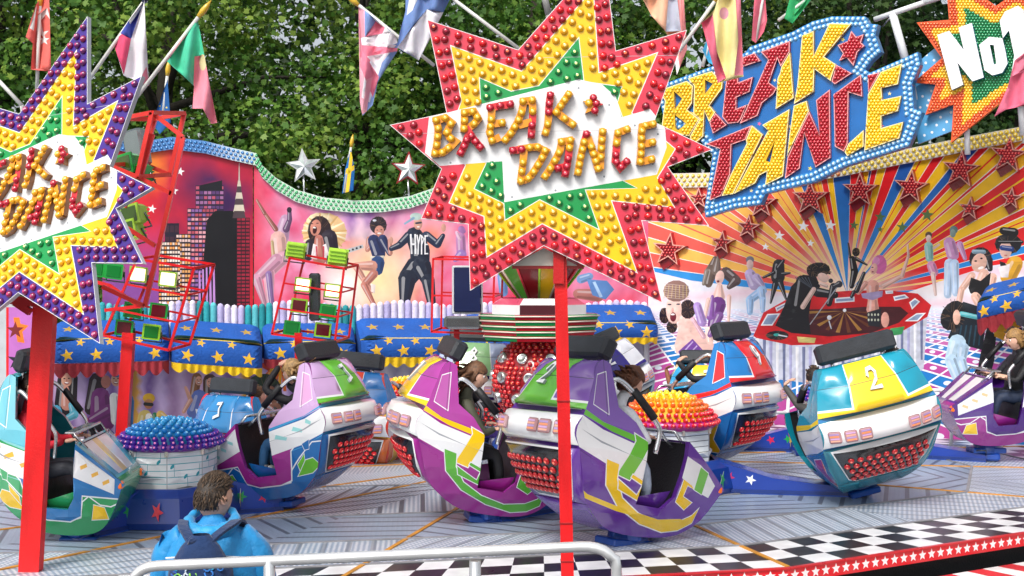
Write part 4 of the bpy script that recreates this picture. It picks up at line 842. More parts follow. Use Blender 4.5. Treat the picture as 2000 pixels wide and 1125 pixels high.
YY = c4(150, 225, 350, 195, 340, -30, 430, -20, 635, 110, 800, 10, 930, 100, 900, 320, 940, 560, 900, 730, 700, 700, 380, 950, 400, 680, 205, 765, 265, 605, 150, 580, 275, 470)
GG = c4(405, 60, 630, 185, 760, 110, 860, 200, 840, 420, 800, 640, 700, 640, 455, 805, 460, 620, 330, 520, 320, 260, 410, 240)
b = MB(); painted(b, [(OO, '#e8581c'), (YY, '#f8c818'), (GG, '#0a8a4a')], WN, depth=.08, edge='#b8481c'); b.build('star_panel', PAINT, s1)
it = []
for p in hexgrid(OO, 6.3, 3): 
    q = (p.x, p.y); c = ('#0c7a42', '#58c890') if inside(q, GG) else ('#f0b80c', '#fff080') if inside(q, YY) else ('#e0501c', '#ffa060')
    it.append((I @ WN(p.x, p.y, .001), WN.n, .018, *c))
rn.shuffle(it); bulbs(s1, it, most=60, n=6)
for poly, hl in ((c4(210, 275, 300, 245, 410, 390, 370, 220, 470, 185, 560, 595, 475, 625, 360, 480, 405, 650, 320, 690), []), (c4(525, 350, 600, 290, 700, 300, 722, 390, 740, 490, 700, 560, 625, 580, 565, 540), [c4(605, 350, 635, 350, 655, 490, 637, 500)]), (c4(680, 170, 720, 100, 820, 55, 860, 90, 880, 430, 860, 560, 770, 560, 790, 430, 750, 240, 705, 300), [])):
    b = MB(); painted(b, [(poly, '#f2f4f6')], lambda x, y, d=0: WN(x, y, d + .1), depth=.1, edge='#2a78a8', holes=hl); b.build('letter', PAINT, s1)
# white pipe supports
sp = thing('sign_frame', WB(1700, 300, -.3).to_tuple(), 'white pipe frame holding up the two signs above the mural wall', 'support frame')
q = lambda x, y, o=-.3: WB(x, y, o)
for a, c, r in (((1692, 30), (1790, -4), .035), ((1728, 20), (1756, 120), .05), ((1756, 120), (1770, 190), .05), ((1560, 90), (1570, 320), .03), ((1790, -4), (1960, -60), .035)): b = MB(); b.tube([q(*a), q(*c)], r, '#e4e8ea', 8); b.build('pipe', WHITE, sp)
for a_, c_2, r_ in (((1882, 150), (1886, 300), .035), ((1980, 60), (1996, 262), .045)): b = MB(); b.tube([WN(*a_, -.12), WN(*c_2, -.12)], r_, '#e4e8ea', 8); b.build('post', WHITE, sp)
b = MB(); b.tube([q(1708, 44), q(1728, 20)], .012, '#888c90', 6); b.build('wire', STEEL, sp)

# ------------------------------------------------------------ centre tower
TX, TY = P(1052, 700, 13.2).x, 13.2
tw = thing('centre_tower', (TX, TY, .3), 'round centre tower with glittering red bulb ball under a green and red hexagonal canopy', 'ride tower')
kt = TY / F; zt = lambda y: P(1000, y, TY).z
b = MB(); R0 = 88 * kt; zc = zt(742); pr = [(R0 * sin(a), zc - R0 * cos(a)) for a in [pi * i / 14 for i in range(15)]]
b.lathe(pr, '#8c0c18', 28, (TX, TY, 0)); b.build('ball', PAINT, tw)
it = []; I = wmat(tw).inverted(); rn = random.Random(4); spots = []
for j, ph in ((62, 0), (88, .3), (112, .1)):
    for k in range(9): a = 2 * pi * k / 9 + ph; e = radians(j - 90 + 8); spots.append(Vector((cos(a) * cos(e), sin(a) * cos(e), sin(e))))
for j in range(-7, 13):
    e = radians(j * 6); n = max(6, int(46 * cos(e)))
    for k in range(n):
        a = 2 * pi * (k + .5 * (j % 2)) / n; d = Vector((cos(a) * cos(e), sin(a) * cos(e), sin(e)))
        if d.y > .15 or any((d - s_).length < .17 for s_ in spots): continue
        it.append((Vector((0, 0, zc - .3)) + d * R0, d, .027, rn.choice(['#b00e18', '#c81420', '#8c0a18']), rn.choice(['#ff5030', '#e03040', '#ff9060'])))
rn.shuffle(it); bulbs(tw, it, most=95, n=7)
for d in spots:
    if d.y > .1: continue
    M = d.to_track_quat('Z', 'Y').to_matrix(); b = MB(); b.lathe([(.062, -.01), (.06, .03), (.046, .04), (.04, .03), (.001, .034)], '#d8dcd8', 14, Vector((TX, TY, zc)) + d * (R0 + .004), M); b.build('mirror_cap', STEEL, tw)
# hexagonal neon canopy
b = MB(); c_ = MB()
Rc = 118 * kt
for j in range(5):
    z0, z1 = zt(662 - j * 10), zt(653 - j * 10); cc = ['#c81a28', '#0f9a4a', '#c81a28', '#12a050', '#b81422'][j]
    for k in range(8):
        a0, a1 = 2 * pi * (k + .5) / 8, 2 * pi * (k + 1.5) / 8; r0 = Rc * (.94 + .02 * j); r1 = r0 * 1.03
        col = cc if k % 2 else {'#c81a28': '#0f9a4a', '#0f9a4a': '#c81a28', '#12a050': '#b81422', '#b81422': '#12a050'}[cc]
        p = lambda a, r, z: Vector((TX + r * cos(a), TY + r * sin(a), z)); v = [p(a0, r0, z0), p(a1, r0, z0), p(a1, r1, z1), p(a0, r1, z1)]
        b.add(v, [(0, 1, 2, 3)], col); b.add([p(a0, r1, z1), p(a1, r1, z1), p(a1, r0, z1 + .004), p(a0, r0, z1 + .004)], [(0, 1, 2, 3)], col)
        c_.tube([p(a0, r1 + .006, z1 - .01), p(a1, r1 + .006, z1 - .01)], .007, '#f4e8d8', 5)
b.add([(TX + Rc * .93 * cos(2 * pi * (k + .5) / 8), TY + Rc * .93 * sin(2 * pi * (k + .5) / 8), zt(663)) for k in range(8)], [tuple(range(8))[::-1]], '#a0c8a8'); b.add([(TX + Rc * cos(2 * pi * (k + .5) / 8), TY + Rc * sin(2 * pi * (k + .5) / 8), zt(612)) for k in range(8)], [tuple(range(8))], '#707478')
b.build('canopy', PAINT, tw); c_.build('neon_tube', WHITE, tw)
b = MB(); R2 = 98 * kt
for k in range(8):
    a0, a1 = 2 * pi * (k + .5) / 8, 2 * pi * (k + 1.5) / 8; p = lambda a, r, z: Vector((TX + r * cos(a), TY + r * sin(a), z))
    b.add([p(a0, R2, zt(612)), p(a1, R2, zt(612)), p(a1, R2, zt(594)), p(a0, R2, zt(594))], [(0, 1, 2, 3)], '#4a1420' if k % 2 else '#e8e4e4'); b.add([p(a0, R2, zt(594)), p(a1, R2, zt(594)), p(a1, R2 * .8, zt(582)), p(a0, R2 * .8, zt(582))], [(0, 1, 2, 3)], '#ece8e8' if k % 2 else '#c84868')
b.build('collar', PAINT, tw)
b = MB()
for k in range(12):
    a0, a1 = 2 * pi * k / 12, 2 * pi * (k + 1) / 12; r0, r1 = .21, .56; p = lambda a, r, z: Vector((TX + r * cos(a), TY + r * sin(a), z)); z0, z1 = zt(582), zt(500)
    b.add([p(a0, r0, z0), p(a1, r0, z0), p(a1, r1, z1), p(a0, r1, z1)], [(0, 1, 2, 3)], ['#7a1018', '#e8b818', '#8a141c', '#58a838'][k % 4]); b.tube([p(a0, r0 + .01, z0), p(a0, r1 + .012, z1)], .012, ['#a8d838', '#f0d8c8', '#e04050'][k % 3], 6)
b.lathe([(.56, zt(500)), (.62, zt(494)), (.62, zt(486)), (.001, zt(480))], '#b01820', 12, (TX, TY, 0)); b.build('funnel', PAINT, tw)
b = MB(); b.lathe([(.5, .3), (.5, .62), (.36, .8), (.3, 1.2)], '#1f4a98', 16, (TX, TY, 0)); b.build('base', PAINT, tw)

# ------------------------------------------------------------ floodlight cages
def flood(parent, c, M, col, lit=False, s=.115, glass=None):
    b = MB(); b.bbox(c, (s * 1.15, s * .8, s), col, .02, M); 
    for k in range(4): b.box(c + M @ Vector((0, s * .45, (k - 1.5) * s * .22)), (s, s * .14, s * .06), col, M)
    b.box(c + M @ Vector((0, -s * .42, 0)), (s * 1.2, .015, s * 1.06), '#8ab84a' if lit else col, M)
    o = b.build('floodlight', PAINT, parent)
    b = MB(); b.bbox(c + M @ Vector((0, -s * .46, 0)), (s * .95, .014, s * .82), '#ffe2a0' if lit else (glass or '#3c1018'), .004, M); WM[o.name] = wmat(parent); g_ = b.build('lens', LAMP if lit else mat('lamp_glass', .1, coat=.6), o)
    b = MB(); b.tube([c + M @ Vector((-s * .62, 0, 0)), c + M @ Vector((-s * .62, s * .4, -s * .7)), c + M @ Vector((s * .62, s * .4, -s * .7)), c + M @ Vector((s * .62, 0, 0))], .008, '#707478', 5); b.build('yoke', STEEL, o)
def cage(parent, quad, Y, depth, r, col='#d8141c', mids=(.33, .66)):
    fr = [P(x, y, Y) for x, y in quad]; dd = Vector((depth * .35, depth, depth * .12)); bk = [p + dd for p in fr]; b = MB()
    for A in (fr, bk):
        for i in range(4): b.beam(A[i], A[(i + 1) % 4], r, r, col)
    for i in range(4): b.beam(fr[i], bk[i], r, r, col)
    for m in mids:
        for A in (fr, bk): b.beam(A[0].lerp(A[3], m), A[1].lerp(A[2], m), r * .8, r * .8, col)
        b.beam(fr[1].lerp(fr[2], m), bk[1].lerp(bk[2], m), r * .7, r * .7, col)
    b.build('cage', PAINT, parent)
GL = '#8cc828'; GR = '#0c9a38'
# middle cage
Y = 12.6; rk = thing('lamp_cage', (P(583, 900, Y).x, Y, .3), 'red lamp cage with two lit floodlights in front of the painted dancers', 'light rack', 'red cages of floodlights')
cage(rk, [(566, 504), (672, 524), (654, 668), (531, 652)], Y, .3, .022)
R = Matrix.Rotation(.1, 3, 'Z') @ Matrix.Rotation(.12, 3, 'Y')
for x, y, c, l in ((592, 556, '#c8d8a0', 1), (650, 568, '#c8d8a0', 1), (585, 597, GL, 0), (641, 608, GR, 0), (571, 640, GR, 0), (631, 644, GL, 0)): flood(rk, P(x, y, Y + .16), R, c, bool(l), .14, '#5c1420' if x in (585, 631) else '#0c7a30')
for x, y in ((578, 490), (660, 502)): flood(rk, P(x, y, Y + .1), R @ Matrix.Rotation(pi, 3, 'Z'), '#a8d83c', False, .17, '#50781c')
b = MB(); b.beam((P(583, 900, Y).x, Y + .1, .3), P(583, 650, Y + .1), .07, .07, '#e0141a', up=(0, 1, 0)); b.build('pole', POLE, rk)
b = MB(); b.bbox(P(615, 580, Y + .28), (.12, .06, .5), '#70787c', .02); b.build('dimmer_box', STEEL, rk)
# left cage
Y = 10.8; rk = thing('lamp_cage', (P(225, 905, Y).x, Y, .3), 'red lamp cage with green floodlights half hidden behind the left light star', 'light rack', 'red cages of floodlights')
cage(rk, [(268, 506), (379, 524), (330, 684), (202, 655)], Y, .3, .022)
for x, y, c, l in ((272, 536, '#5a9a30', 1), (330, 545, '#c8d838', 1), (262, 605, GR, 0), (312, 607, GR, 0), (245, 640, GR, 0), (298, 648, GL, 0), (225, 530, GR, 0), (190, 525, GR, 0)): flood(rk, P(x, y, Y + .16), R, c, bool(l), .13, '#5c1420' if y in (607, 640) else '#0c7a30')
b = MB(); b.beam(Vector((P(222, 905, Y).x, Y + .1, .3)), P(252, 650, Y + .1), .1, .08, '#e0141a', up=(0, 1, 0)); b.build('pole', POLE, rk)
b = MB(); b.beam(P(178, 548, Y), P(215, 558, Y), .03, .03, '#d8141c'); b.beam(P(215, 558, Y), P(275, 600, Y), .03, .03, '#d8141c'); b.beam(P(205, 606, Y), P(275, 598, Y), .03, .03, '#d8141c'); b.build('brace', PAINT, rk)
# tall slim cage above it
Y = 9.4; rk = thing('lamp_cage', P(260, 560, Y + .1).to_tuple(), 'tall red box-section frame rising behind the left light star with pale green floodlights', 'light rack', 'red cages of floodlights')
cage(rk, [(237, 232), (297, 220), (268, 345), (212, 322)], Y, .4, .032, '#e03a34', ())
b = MB()
for a, c in (((358, 268), (335, 378)), ((297, 220), (358, 268)), ((268, 345), (335, 378)), ((335, 378), (283, 598)), ((240, 440), (303, 480)), ((275, 345), (298, 262)), ((200, 560), (283, 598)), ((243, 405), (262, 355))): b.beam(P(*a, Y + .05), P(*c, Y + .05), .032, .032, '#e03a34')
b.build('strut', PAINT, rk)
R2_ = Matrix.Rotation(-.4, 3, 'Z') @ Matrix.Rotation(-.2, 3, 'Y')
for x, y, c in ((252, 322, GR), (275, 342, GR), (264, 420, '#a8d83c'), (258, 450, '#a8d83c')): flood(rk, P(x, y, Y + .25), R2_, c, False, .15, '#385818')
b = MB(); b.bbox(P(268, 290, Y + .35), (.18, .12, .3), '#9aa4a4', .02, R2_); b.build('housing', STEEL, rk)
# right cage with a big dark floodlight
Y = 13.2; rk = thing('lamp_cage', (P(892, 900, Y).x, Y, .3), 'red cage holding one tall dark blue floodlight left of the centre tower', 'light rack', 'red cages of floodlights')
cage(rk, [(846, 506), (966, 508), (962, 652), (843, 648)], Y, .25, .022, '#d8141c', (.5,))
b = MB(); b.bbox(P(913, 566, Y - .02), (.33, .05, .52), '#c8ccd0', .01); b.bbox(P(913, 566, Y - .06), (.29, .03, .48), '#0c1a48', .01); b.build('screen', mat('lamp_glass', .1, coat=.6), rk)
b = MB(); b.bbox(P(905, 630, Y - .05), (.42, .12, .14), '#a4a8a8', .03); b.bbox(P(905, 630, Y - .1), (.36, .04, .1), '#7a7e80', .01); b.build('reflector', STEEL, rk)
b = MB(); b.beam(Vector((P(890, 900, Y).x, Y + .1, .3)), P(892, 640, Y + .1), .06, .06, '#d8141c', up=(0, 1, 0)); b.build('pole', POLE, rk)

# ------------------------------------------------------------ flags
def flag(name, Y, pole, cloth, shapes, lab, grp='national flags on slanted poles', tip='#d8b030', wave=.06, pr=.018):
    """pole: two pixel points; cloth: outline; shapes: painted polygons"""
    a, c = P(*pole[0], Y), P(*pole[1], Y); rt = thing('flag', c.to_tuple(), lab, 'flag', grp)
    b = MB(); b.tube([c, a], pr, '#d4d4d0', 8); b.build('pole', WHITE, rt)
    d = (a - c).normalized(); b = MB(); b.tube([a - d * .02, a + d * .05, a + d * .1, a + d * .17], [pr * 1.1, pr * 1.7, pr * 1.4, .004], tip, 8); b.build('finial', PAINT, rt)
    x0 = sum(p[0] for p in cloth) / len(cloth)
    f = lambda x, y, d=0: P(x, y, Y + wave * sin((x - x0) * .16 + (y * .012)) + .35 * wave * sin(y * .05 + x * .05) - .02 + (-d))
    b = MB(); painted(b, [(cloth, shapes[0])] + shapes[1:], f, grid=7, depth=.006, edge=shapes[0], sm=True); b.build('cloth', FLAG, rt)
flag('t', 12, ((78, 8), (72, 175)), [(82, -10), (96, -10), (100, 140), (60, 136), (64, 85), (50, 72), (70, 10)], ['#e06860', ([(74, 30), (92, 15), (99, 40), (90, 28), (80, 40), (84, 62), (95, 60), (84, 72), (72, 60)], '#f4dcd8'), ([(72, 10), (66, 60), (58, 55), (70, 15)], '#f4f0ee'), (star(86, 78, 11, .4), '#f4e4e0')], 'red flag with white crescent and star at the top left corner')
flag('c', 11.5, ((282, 2), (176, 152)), [(282, 0), (291, 168), (241, 147), (221, 82), (252, 40)], ['#e4e0e6', ([(282, 0), (252, 40), (235, 65), (256, 76)], '#3c4aa0'), ([(220, 82), (238, 66), (256, 76), (242, 146)], '#d84a70'), ([(286, 130), (292, 168), (268, 178), (276, 150)], '#d87a90')], 'white, red and blue flag left of the green and pink one', tip='#202c50')
flag('p', 11, ((390, 30), (262, 196)), [(386, 38), (424, 240), (412, 242), (396, 212), (376, 212), (379, 168), (326, 120)], ['#e88a9c', ([(386, 38), (400, 108), (380, 110), (378, 168), (326, 120)], '#4cc8a0'), (ell(396, 122, 7, 16), '#e0d0a0')], 'green and pink flag with a small shield on a slanted pole')
flag('e', 14, ((327, 145), (318, 230)), [(327, 155), (334, 240), (312, 262), (300, 245), (306, 215)], ['#1a5898'] + [(star(318 + 8 * sin(k), 215 + 12 * cos(k), 2.6), '#e8c840') for k in (0, 1, 2, 3, 4, 5)], 'small dark blue flag with gold stars hanging behind the slim red frame')
flag('u', 12.5, ((698, 8), (848, 128)), [(700, 10), (776, 72), (776, 100), (738, 160), (728, 205), (708, 226), (703, 200)], ['#7a94c8', ([(700, 10), (712, 20), (714, 200), (706, 224), (702, 190)], '#e8a0b0'), ([(748, 48), (764, 64), (722, 200), (706, 190), (716, 120)], '#f0e8ee'), ([(735, 40), (752, 54), (718, 130), (704, 110), (708, 80)], '#e87890'), ([(704, 74), (776, 60), (776, 84), (712, 110)], '#f0e8ee'), ([(712, 82), (774, 88), (740, 130), (726, 120), (706, 100)], '#f0e0e6'), ([(706, 88), (776, 94), (776, 100), (706, 112)], '#e87890'), ([(708, 100), (740, 150), (728, 190), (704, 130)], '#e88098'), ([(716, 155), (728, 150), (716, 218), (707, 224)], '#e8a0b0')], 'union flag in faded red, white and blue')
flag('f', 12, ((880, -6), (1020, 100)), [(792, -12), (884, -12), (866, 24), (818, 118), (774, 92), (792, 20)], ['#6a86bc', ([(834, 18), (866, 24), (818, 118), (776, 92)], '#e8e4ec'), ([(800, -12), (820, -12), (806, 20), (794, 30)], '#dfe2ec')], 'pale blue and white flag directly left of the tip of the central star')
flag('b', 13, ((1358, -30), (1290, -2)), [(1250, -12), (1335, -12), (1342, 96), (1322, 146), (1314, 88), (1300, 62), (1272, 30)], ['#f0b898', ([(1306, -12), (1330, -12), (1334, 60), (1300, 62)], '#b0b4c4'), ([(1322, -12), (1338, -12), (1344, 100), (1322, 148), (1330, 60)], '#e89090'), ([(1322, 100), (1330, 146), (1316, 148)], '#f0e8ea')], 'faded orange and grey flag behind the upper right point of the central star')
flag('s', 11.5, ((1398, 0), (1326, 100)), [(1446, -14), (1452, 150), (1402, 162), (1370, 45), (1396, 18), (1405, -14)], ['#e8d898', ([(1370, 45), (1392, 28), (1400, 100), (1418, 152), (1402, 162)], '#d86880'), ([(1436, -14), (1446, -14), (1452, 146), (1434, 148), (1442, 80)], '#e08090'), (ell(1414, 26, 9, 12), '#c890a8')], 'yellow and pink flag hanging in front of the BREAK DANCE board')
flag('r', 13.5, ((1494, -30), (1476, 80)), [(1474, -12), (1494, -12), (1498, 40), (1492, 62), (1476, 84), (1468, 78)], ['#e06a80', ([(1482, 10), (1492, 0), (1494, 40), (1486, 50)], '#e88898')], 'small plain red flag high above the BREAK DANCE board', wave=.04)
flag('g', 13.5, ((1600, -20), (1520, 40)), [(1545, -12), (1590, -8), (1548, 46), (1532, 36)], ['#2aa060', ([(1560, -5), (1580, -6), (1550, 30)], '#48b878')], 'small green flag at the top edge above the K of the board', wave=.04)
flag('q', 12.5, ((2030, 60), (2000, 280)), [(2030, 80), (2030, 200), (1965, 214), (1942, 228), (1968, 170), (1982, 118)], ['#e0708c', ([(1984, 120), (2030, 90), (2030, 120), (1975, 150)], '#e888a0')], 'pink flag reaching in at the right border over the No1 star', wave=.05)
flag('l', 12.8, ((1384, 85), (1372, 130)), [(1384, 70), (1398, 130), (1384, 122), (1372, 98)], ['#40a8d8'], 'small sky blue flag peeping out behind the yellow and pink one', wave=.03)
flag('w', 17.5, ((686, 285), (672, 376)), [(685, 292), (693, 330), (690, 372), (668, 378), (674, 330)], ['#1a68b0', ([(684, 296), (690, 300), (682, 374), (674, 378)], '#e8c030'), ([(676, 330), (692, 322), (692, 332), (674, 342)], '#e8c030')], 'blue and yellow flag standing on the crest between two silver stars', wave=.04)
b = MB(); b.tube([P(-10, 150, 12), P(42, 205, 12)], .02, '#d8d8d4', 8); b.tube([P(42, 205, 12), P(60, 300, 12.4)], .02, '#d8d8d4', 8); tag(b.build('flag_pole', WHITE), 'bare white slanted pole entering at the left edge behind the purple star', 'pole')
b = MB(); b.tube([P(1060, -20, 11), P(1072, 30, 11)], .03, '#8a8a88', 8); b.tube([P(1072, 30, 11), P(1090, 300, 11)], .03, '#8a8a88', 8); tag(b.build('pole', WHITE), 'grey vertical pole showing just above the central star', 'pole')
# ------------------------------------------------------------ gondolas
XS = 1.0; ZS = 1.0
PROF = [(-.56, 1.30), (-.66, 1.32), (-.80, 1.22), (-.98, .90), (-1.03, .78), (-1.0, .66), (-.84, .38), (-.60, .20), (-.32, .03), (.14, 0), (.38, .10), (.56, .38), (.55, .46), (.12, .78)]
FRONT = [(.08, .34), (.0, .24), (-.24, .26), (-.26, .52), (-.27, .74), (-.38, .88), (-.52, .98), (-.56, 1.30)]
def smooth(t): t = max(0, min(1, t)); return t * t * (3 - 2 * t)
def cr(pts, per=3):                                          # smoothed open polyline
    o = []
    for i in range(len(pts) - 1):
        p0, p1, p2, p3 = [Vector(pts[max(0, min(len(pts) - 1, i + k))]) for k in (-1, 0, 1, 2)]
        for j in range(per):
            t = j / per; o.append(tuple(.5 * ((2 * p1) + (p2 - p0) * t + (2 * p0 - 5 * p1 + 4 * p2 - p3) * t * t + (3 * p1 - p0 - 3 * p2 + p3) * t ** 3)))
    return o + [tuple(pts[-1])]
CT = cr(PROF, 4); SL = [0]
for p, q in zip(CT, CT[1:]): SL.append(SL[-1] + hypot(q[0] - p[0], q[1] - p[1]))
def ctr(s):
    s = max(0, min(SL[-1], s))
    for i in range(len(CT) - 1):
        if s <= SL[i + 1]: t = (s - SL[i]) / max(1e-9, SL[i + 1] - SL[i]); return (CT[i][0] + (CT[i + 1][0] - CT[i][0]) * t, CT[i][1] + (CT[i + 1][1] - CT[i][1]) * t)
    return CT[-1]
WT = [(0, .25), (.18, .40), (.40, .51), (.64, .57), (.85, .565), (1.06, .50), (1.32, .42)]
def wid(x, z):
    for a, b_ in zip(WT, WT[1:]):
        if z <= b_[0]: t = (z - a[0]) / (b_[0] - a[0]); w_ = a[1] + (b_[1] - a[1]) * t; break
    else: w_ = WT[-1][1]
    return w_ * (1 - .28 * smooth((x + .1) / .85)) + .012 * sin(x * 3 + z * 4)
def shx(x): return .17 * smooth((-.55 - x) / .45)
def fback(t, s, d=0):
    x, z = ctr(s); X0, Z0 = ctr(s - .02); X1, Z1 = ctr(s + .02); n = Vector((Z0 - Z1, X1 - X0)) if True else 0
    n = Vector((-(Z1 - Z0) * -1, (X1 - X0) * -1)); n.normalize() if n.length else 0
    # outward normal of the contour (contour runs top > back > bottom > nose)
    return Vector(((x + shx(x) * abs(t) ** 3 + n.x * d) * XS, t * wid(x, z), (z + n.y * d) * ZS))
def fside(sd):
    return lambda x, z, d=0: Vector(((x + shx(x)) * XS, sd * (wid(x, z) + d), z * ZS))
SIDE = CT + [tuple(p) for p in FRONT[:-1]]
def band(a, b_, c, e): return [(-1.1, a + .02), (-.7, a - .10), (-.26, c), (-.2, c - .02), (-.2, e - .02), (-.26, e), (-.7, b_ - .08), (-1.1, b_ + .02)]
K4 = lambda *p: [((730 + p[i] / 2.96 - 960) / 219, (345 - p[i + 1] / 2.96) / 226) for i in range(0, len(p), 2)]
K5 = lambda *p: [((980 + p[i] / 2.678 - 1288) / 182, (405 - p[i + 1] / 2.678) / 246) for i in range(0, len(p), 2)]
WHT = '#eceef0'
def outl(sh, poly, c, w=.012): sh.append((grow(poly, w), WHT)); sh.append((poly, c))
def gondola(loc, heading, pitch, roll, S, label, sc, num='2'):
    mw = Matrix.Translation(loc) @ Matrix.Rotation(radians(heading), 4, 'Z') @ Matrix.Rotation(radians(roll), 4, 'X') @ Matrix.Rotation(-radians(pitch), 4, 'Y') @ Matrix.Diagonal((*sc, 1))
    g_ = thing('gondola', None, label, 'gondola', 'whirling gondolas of the ride', mw)
    base, top, stripe, acc, sw1, sw2 = S['base'], S['top'], S['stripe'], S['acc'], S['sw1'], S['sw2']
    b = MB()
    # back, underside and nose cover as one painted sheet
    L = SL[-1]; sB = L - .50
    sh = [([(-1, 0), (1, 0), (1, L), (-1, L)], base), ([(-1, 0), (1, 0), (1, .65), (-1, .65)], top), ([(-.45, .10), (.45, .10), (.5, .54), (1, .54), (1, .615), (-1, .615), (-1, .54), (-.5, .54)], WHT), ([(-.43, .10), (.43, .10), (.47, .56), (1, .56), (1, .61), (-1, .61), (-1, .56), (-.47, .56)], stripe),
          ([(-1, .62), (1, .62), (1, .65), (-1, .65)], acc), ([(-1, .66), (1, .66), (1, .90), (-1, .90)], WHT), ([(-1, .90), (1, .90), (1, .925), (-1, .925)], acc),
          ([(-1, sB), (1, sB), (1, L), (-1, L)], top), ([(-.6, sB + .03), (.6, sB + .03), (.7, L - .03), (-.7, L - .03)], WHT), ([(-.25, sB + .03), (.1, sB + .03), (.1, L - .03), (-.2, L - .03)], stripe)]
    gr = [(-.88, .955), (.88, .955), (.74, 1.36), (.60, 1.43), (-.60, 1.43), (-.74, 1.36)]; sh += [(grow(gr, .02), WHT), (gr, '#24252a')]
    if S.get('acc2'): sh.append(([(-.5, 1.50), (.5, 1.50), (.35, 1.75), (-.35, 1.75)], S['acc2']))
    for a_ in (.34, 1.475): sh.append(([(-1, a_), (1, a_), (1, a_ + .005), (-1, a_ + .005)], '#30343c'))
    painted(b, sh, fback, grid=(.13, .09), sm=True, depth=0)
    # sides
    for sd in (1, -1):
        f = fside(sd); sh = [(SIDE, base), ([(-.40, 1.5), (-1.2, 1.5), (-1.2, .94), (-.7, .82), (-.2, .70), (-.2, 1.0), (-.5, 1.2)], top), (band(.90, .66, .69, .46), WHT)]
        k = S['kind']
        if k != 'swoosh': sh += [(band(.93, .905, .72, .695), acc)]
        sh.append((band(.655, .635, .455, .435), acc))
        if S.get('panel'): outl(sh, [(-.86, .98), (-.76, 1.20), (-.62, 1.23), (-.62, .92)], S['panel'], .008)
        if k == 'swoosh':
            sh.append((band(.955, .905, .755, .70), stripe)); outl(sh, K4(430, 490, 520, 530, 445, 725, 370, 700, 425, 560, 440, 525), stripe, .008)
            outl(sh, K4(295, 630, 368, 650, 378, 730, 440, 820, 560, 895, 700, 940, 860, 925, 960, 890, 1010, 850, 1000, 930, 900, 975, 760, 990, 600, 950, 440, 870, 330, 760), sw1, .008)
            outl(sh, K4(385, 725, 450, 765, 510, 800, 520, 745, 450, 710, 455, 695, 545, 735, 530, 828, 400, 775), sw1, .007)
            outl(sh, K5(860, 640, 1000, 690, 1075, 730, 1150, 790, 1120, 850, 985, 815, 860, 745), WHT, .006); outl(sh, K5(1003, 695, 1078, 725, 1058, 838, 985, 815), S['stripe2'], .006)
            outl(sh, K5(885, 765, 960, 795, 980, 812, 925, 795, 915, 855, 1000, 885, 960, 925, 875, 885), sw1, .006)
            if S.get('low'): sh.append((K5(375, 840, 480, 880, 640, 930, 830, 985, 960, 975, 1000, 985, 840, 1005, 640, 955, 375, 870), S['low']))
        elif k == 'wave':
            outl(sh, [(-1.15, .58), (-.80, .57), (-.64, .50), (-.54, .42), (-.48, .36), (-.42, .30), (-.36, .17), (-.22, .14), (-.02, .13), (.14, .16), (.20, .30), (.30, .34), (.46, .26), (.62, .24), (.9, .3), (.9, -.1), (-1.15, -.1)], sw2, .012)
            outl(sh, [(-.60, .62), (-.46, .50), (-.42, .34), (-.37, .20), (-.24, .155), (.0, .135), (.14, .18), (.2, .36), (.9, .30), (.9, .6), (.1, 1.0), (-.2, .9), (-.22, .56)], S['rim'], .012)
            sh.append((band(.90, .66, .69, .46), WHT)); sh.append((band(.93, .905, .72, .695), acc))
            outl(sh, [(-.60, .46), (-.50, .36), (-.50, .28), (-.58, .32)], sw1, .006); outl(sh, [(-.86, .35), (-.74, .42), (-.60, .40), (-.46, .24), (-.64, .27)], sw1, .007); outl(sh, [(.30, .14), (.36, .27), (.52, .24), (.56, .14)], sw1, .007)
            outl(sh, [(.10, .52), (.14, .72), (.70, .47), (.68, .36)], WHT, .008)
            for q in range(3): sh.append(([(-.84 + .19 * q, .77 - .07 * q), (-.72 + .19 * q, .80 - .07 * q), (-.70 + .19 * q, .76 - .07 * q), (-.82 + .19 * q, .74 - .07 * q)], S['stripe2'])); sh.append(([(.2 + .16 * q, .60 - .07 * q), (.3 + .16 * q, .62 - .07 * q), (.31 + .16 * q, .59 - .07 * q), (.21 + .16 * q, .57 - .07 * q)], S['stripe2']))
            outl(sh, [(-.74, .60), (-.60, .56), (-.62, .50), (-.70, .51)], base, .006)
        else:
            sh.append((band(.955, .905, .755, .70), stripe)); outl(sh, [(-.72, .52), (-.46, .46), (-.38, .36), (-.46, .22), (-.66, .2), (-.58, .35)], sw1, .008)
            outl(sh, [(.10, .50), (.14, .70), (.66, .46), (.66, .34)], WHT, .008)
        sh.append(([(-.64, 1.4), (-.635, 1.4), (-.635, .9), (-.64, .9)], '#30343c')); sh.append((band(.80, .795, .60, .595)[:4] + band(.80, .795, .60, .595)[4:], '#9aa0a8'))
        sh = [sh[0]] + [([(x if x < .1 else .1 + (x - .1) * .66, z) for x, z in q], c) for q, c in sh[1:]]
        painted(b, sh, f, grid=.12, depth=.05, edge=S['edge'], sm=False)
    body = b.build('body', BODY, g_, True)
    # inside: seat, foot well
    b = MB(); C2 = [(-.60, 1.28), (-.60, 1.05), (-.62, .80), (-.60, .56), (-.54, .48), (-.28, .50), (-.24, .46), (-.22, .26), (.0, .22), (.07, .34), (.15, .77)]; C2 = cr(C2, 2)
    vs = []; 
    for x, z in C2:
        for t in (-1, -.5, 0, .5, 1): vs.append((x * XS, t * (wid(x, z) - .045), z * ZS))
    b.add(vs, [(i * 5 + j, i * 5 + j + 1, i * 5 + 6 + j, i * 5 + 5 + j) for i in range(len(C2) - 1) for j in range(4)], [S.get('seat', '#20222a') if i < 9 else '#1b1c20' for i in range(len(C2) - 1) for j in range(4)], True)
    b.build('seat', RUBBER, g_, True)
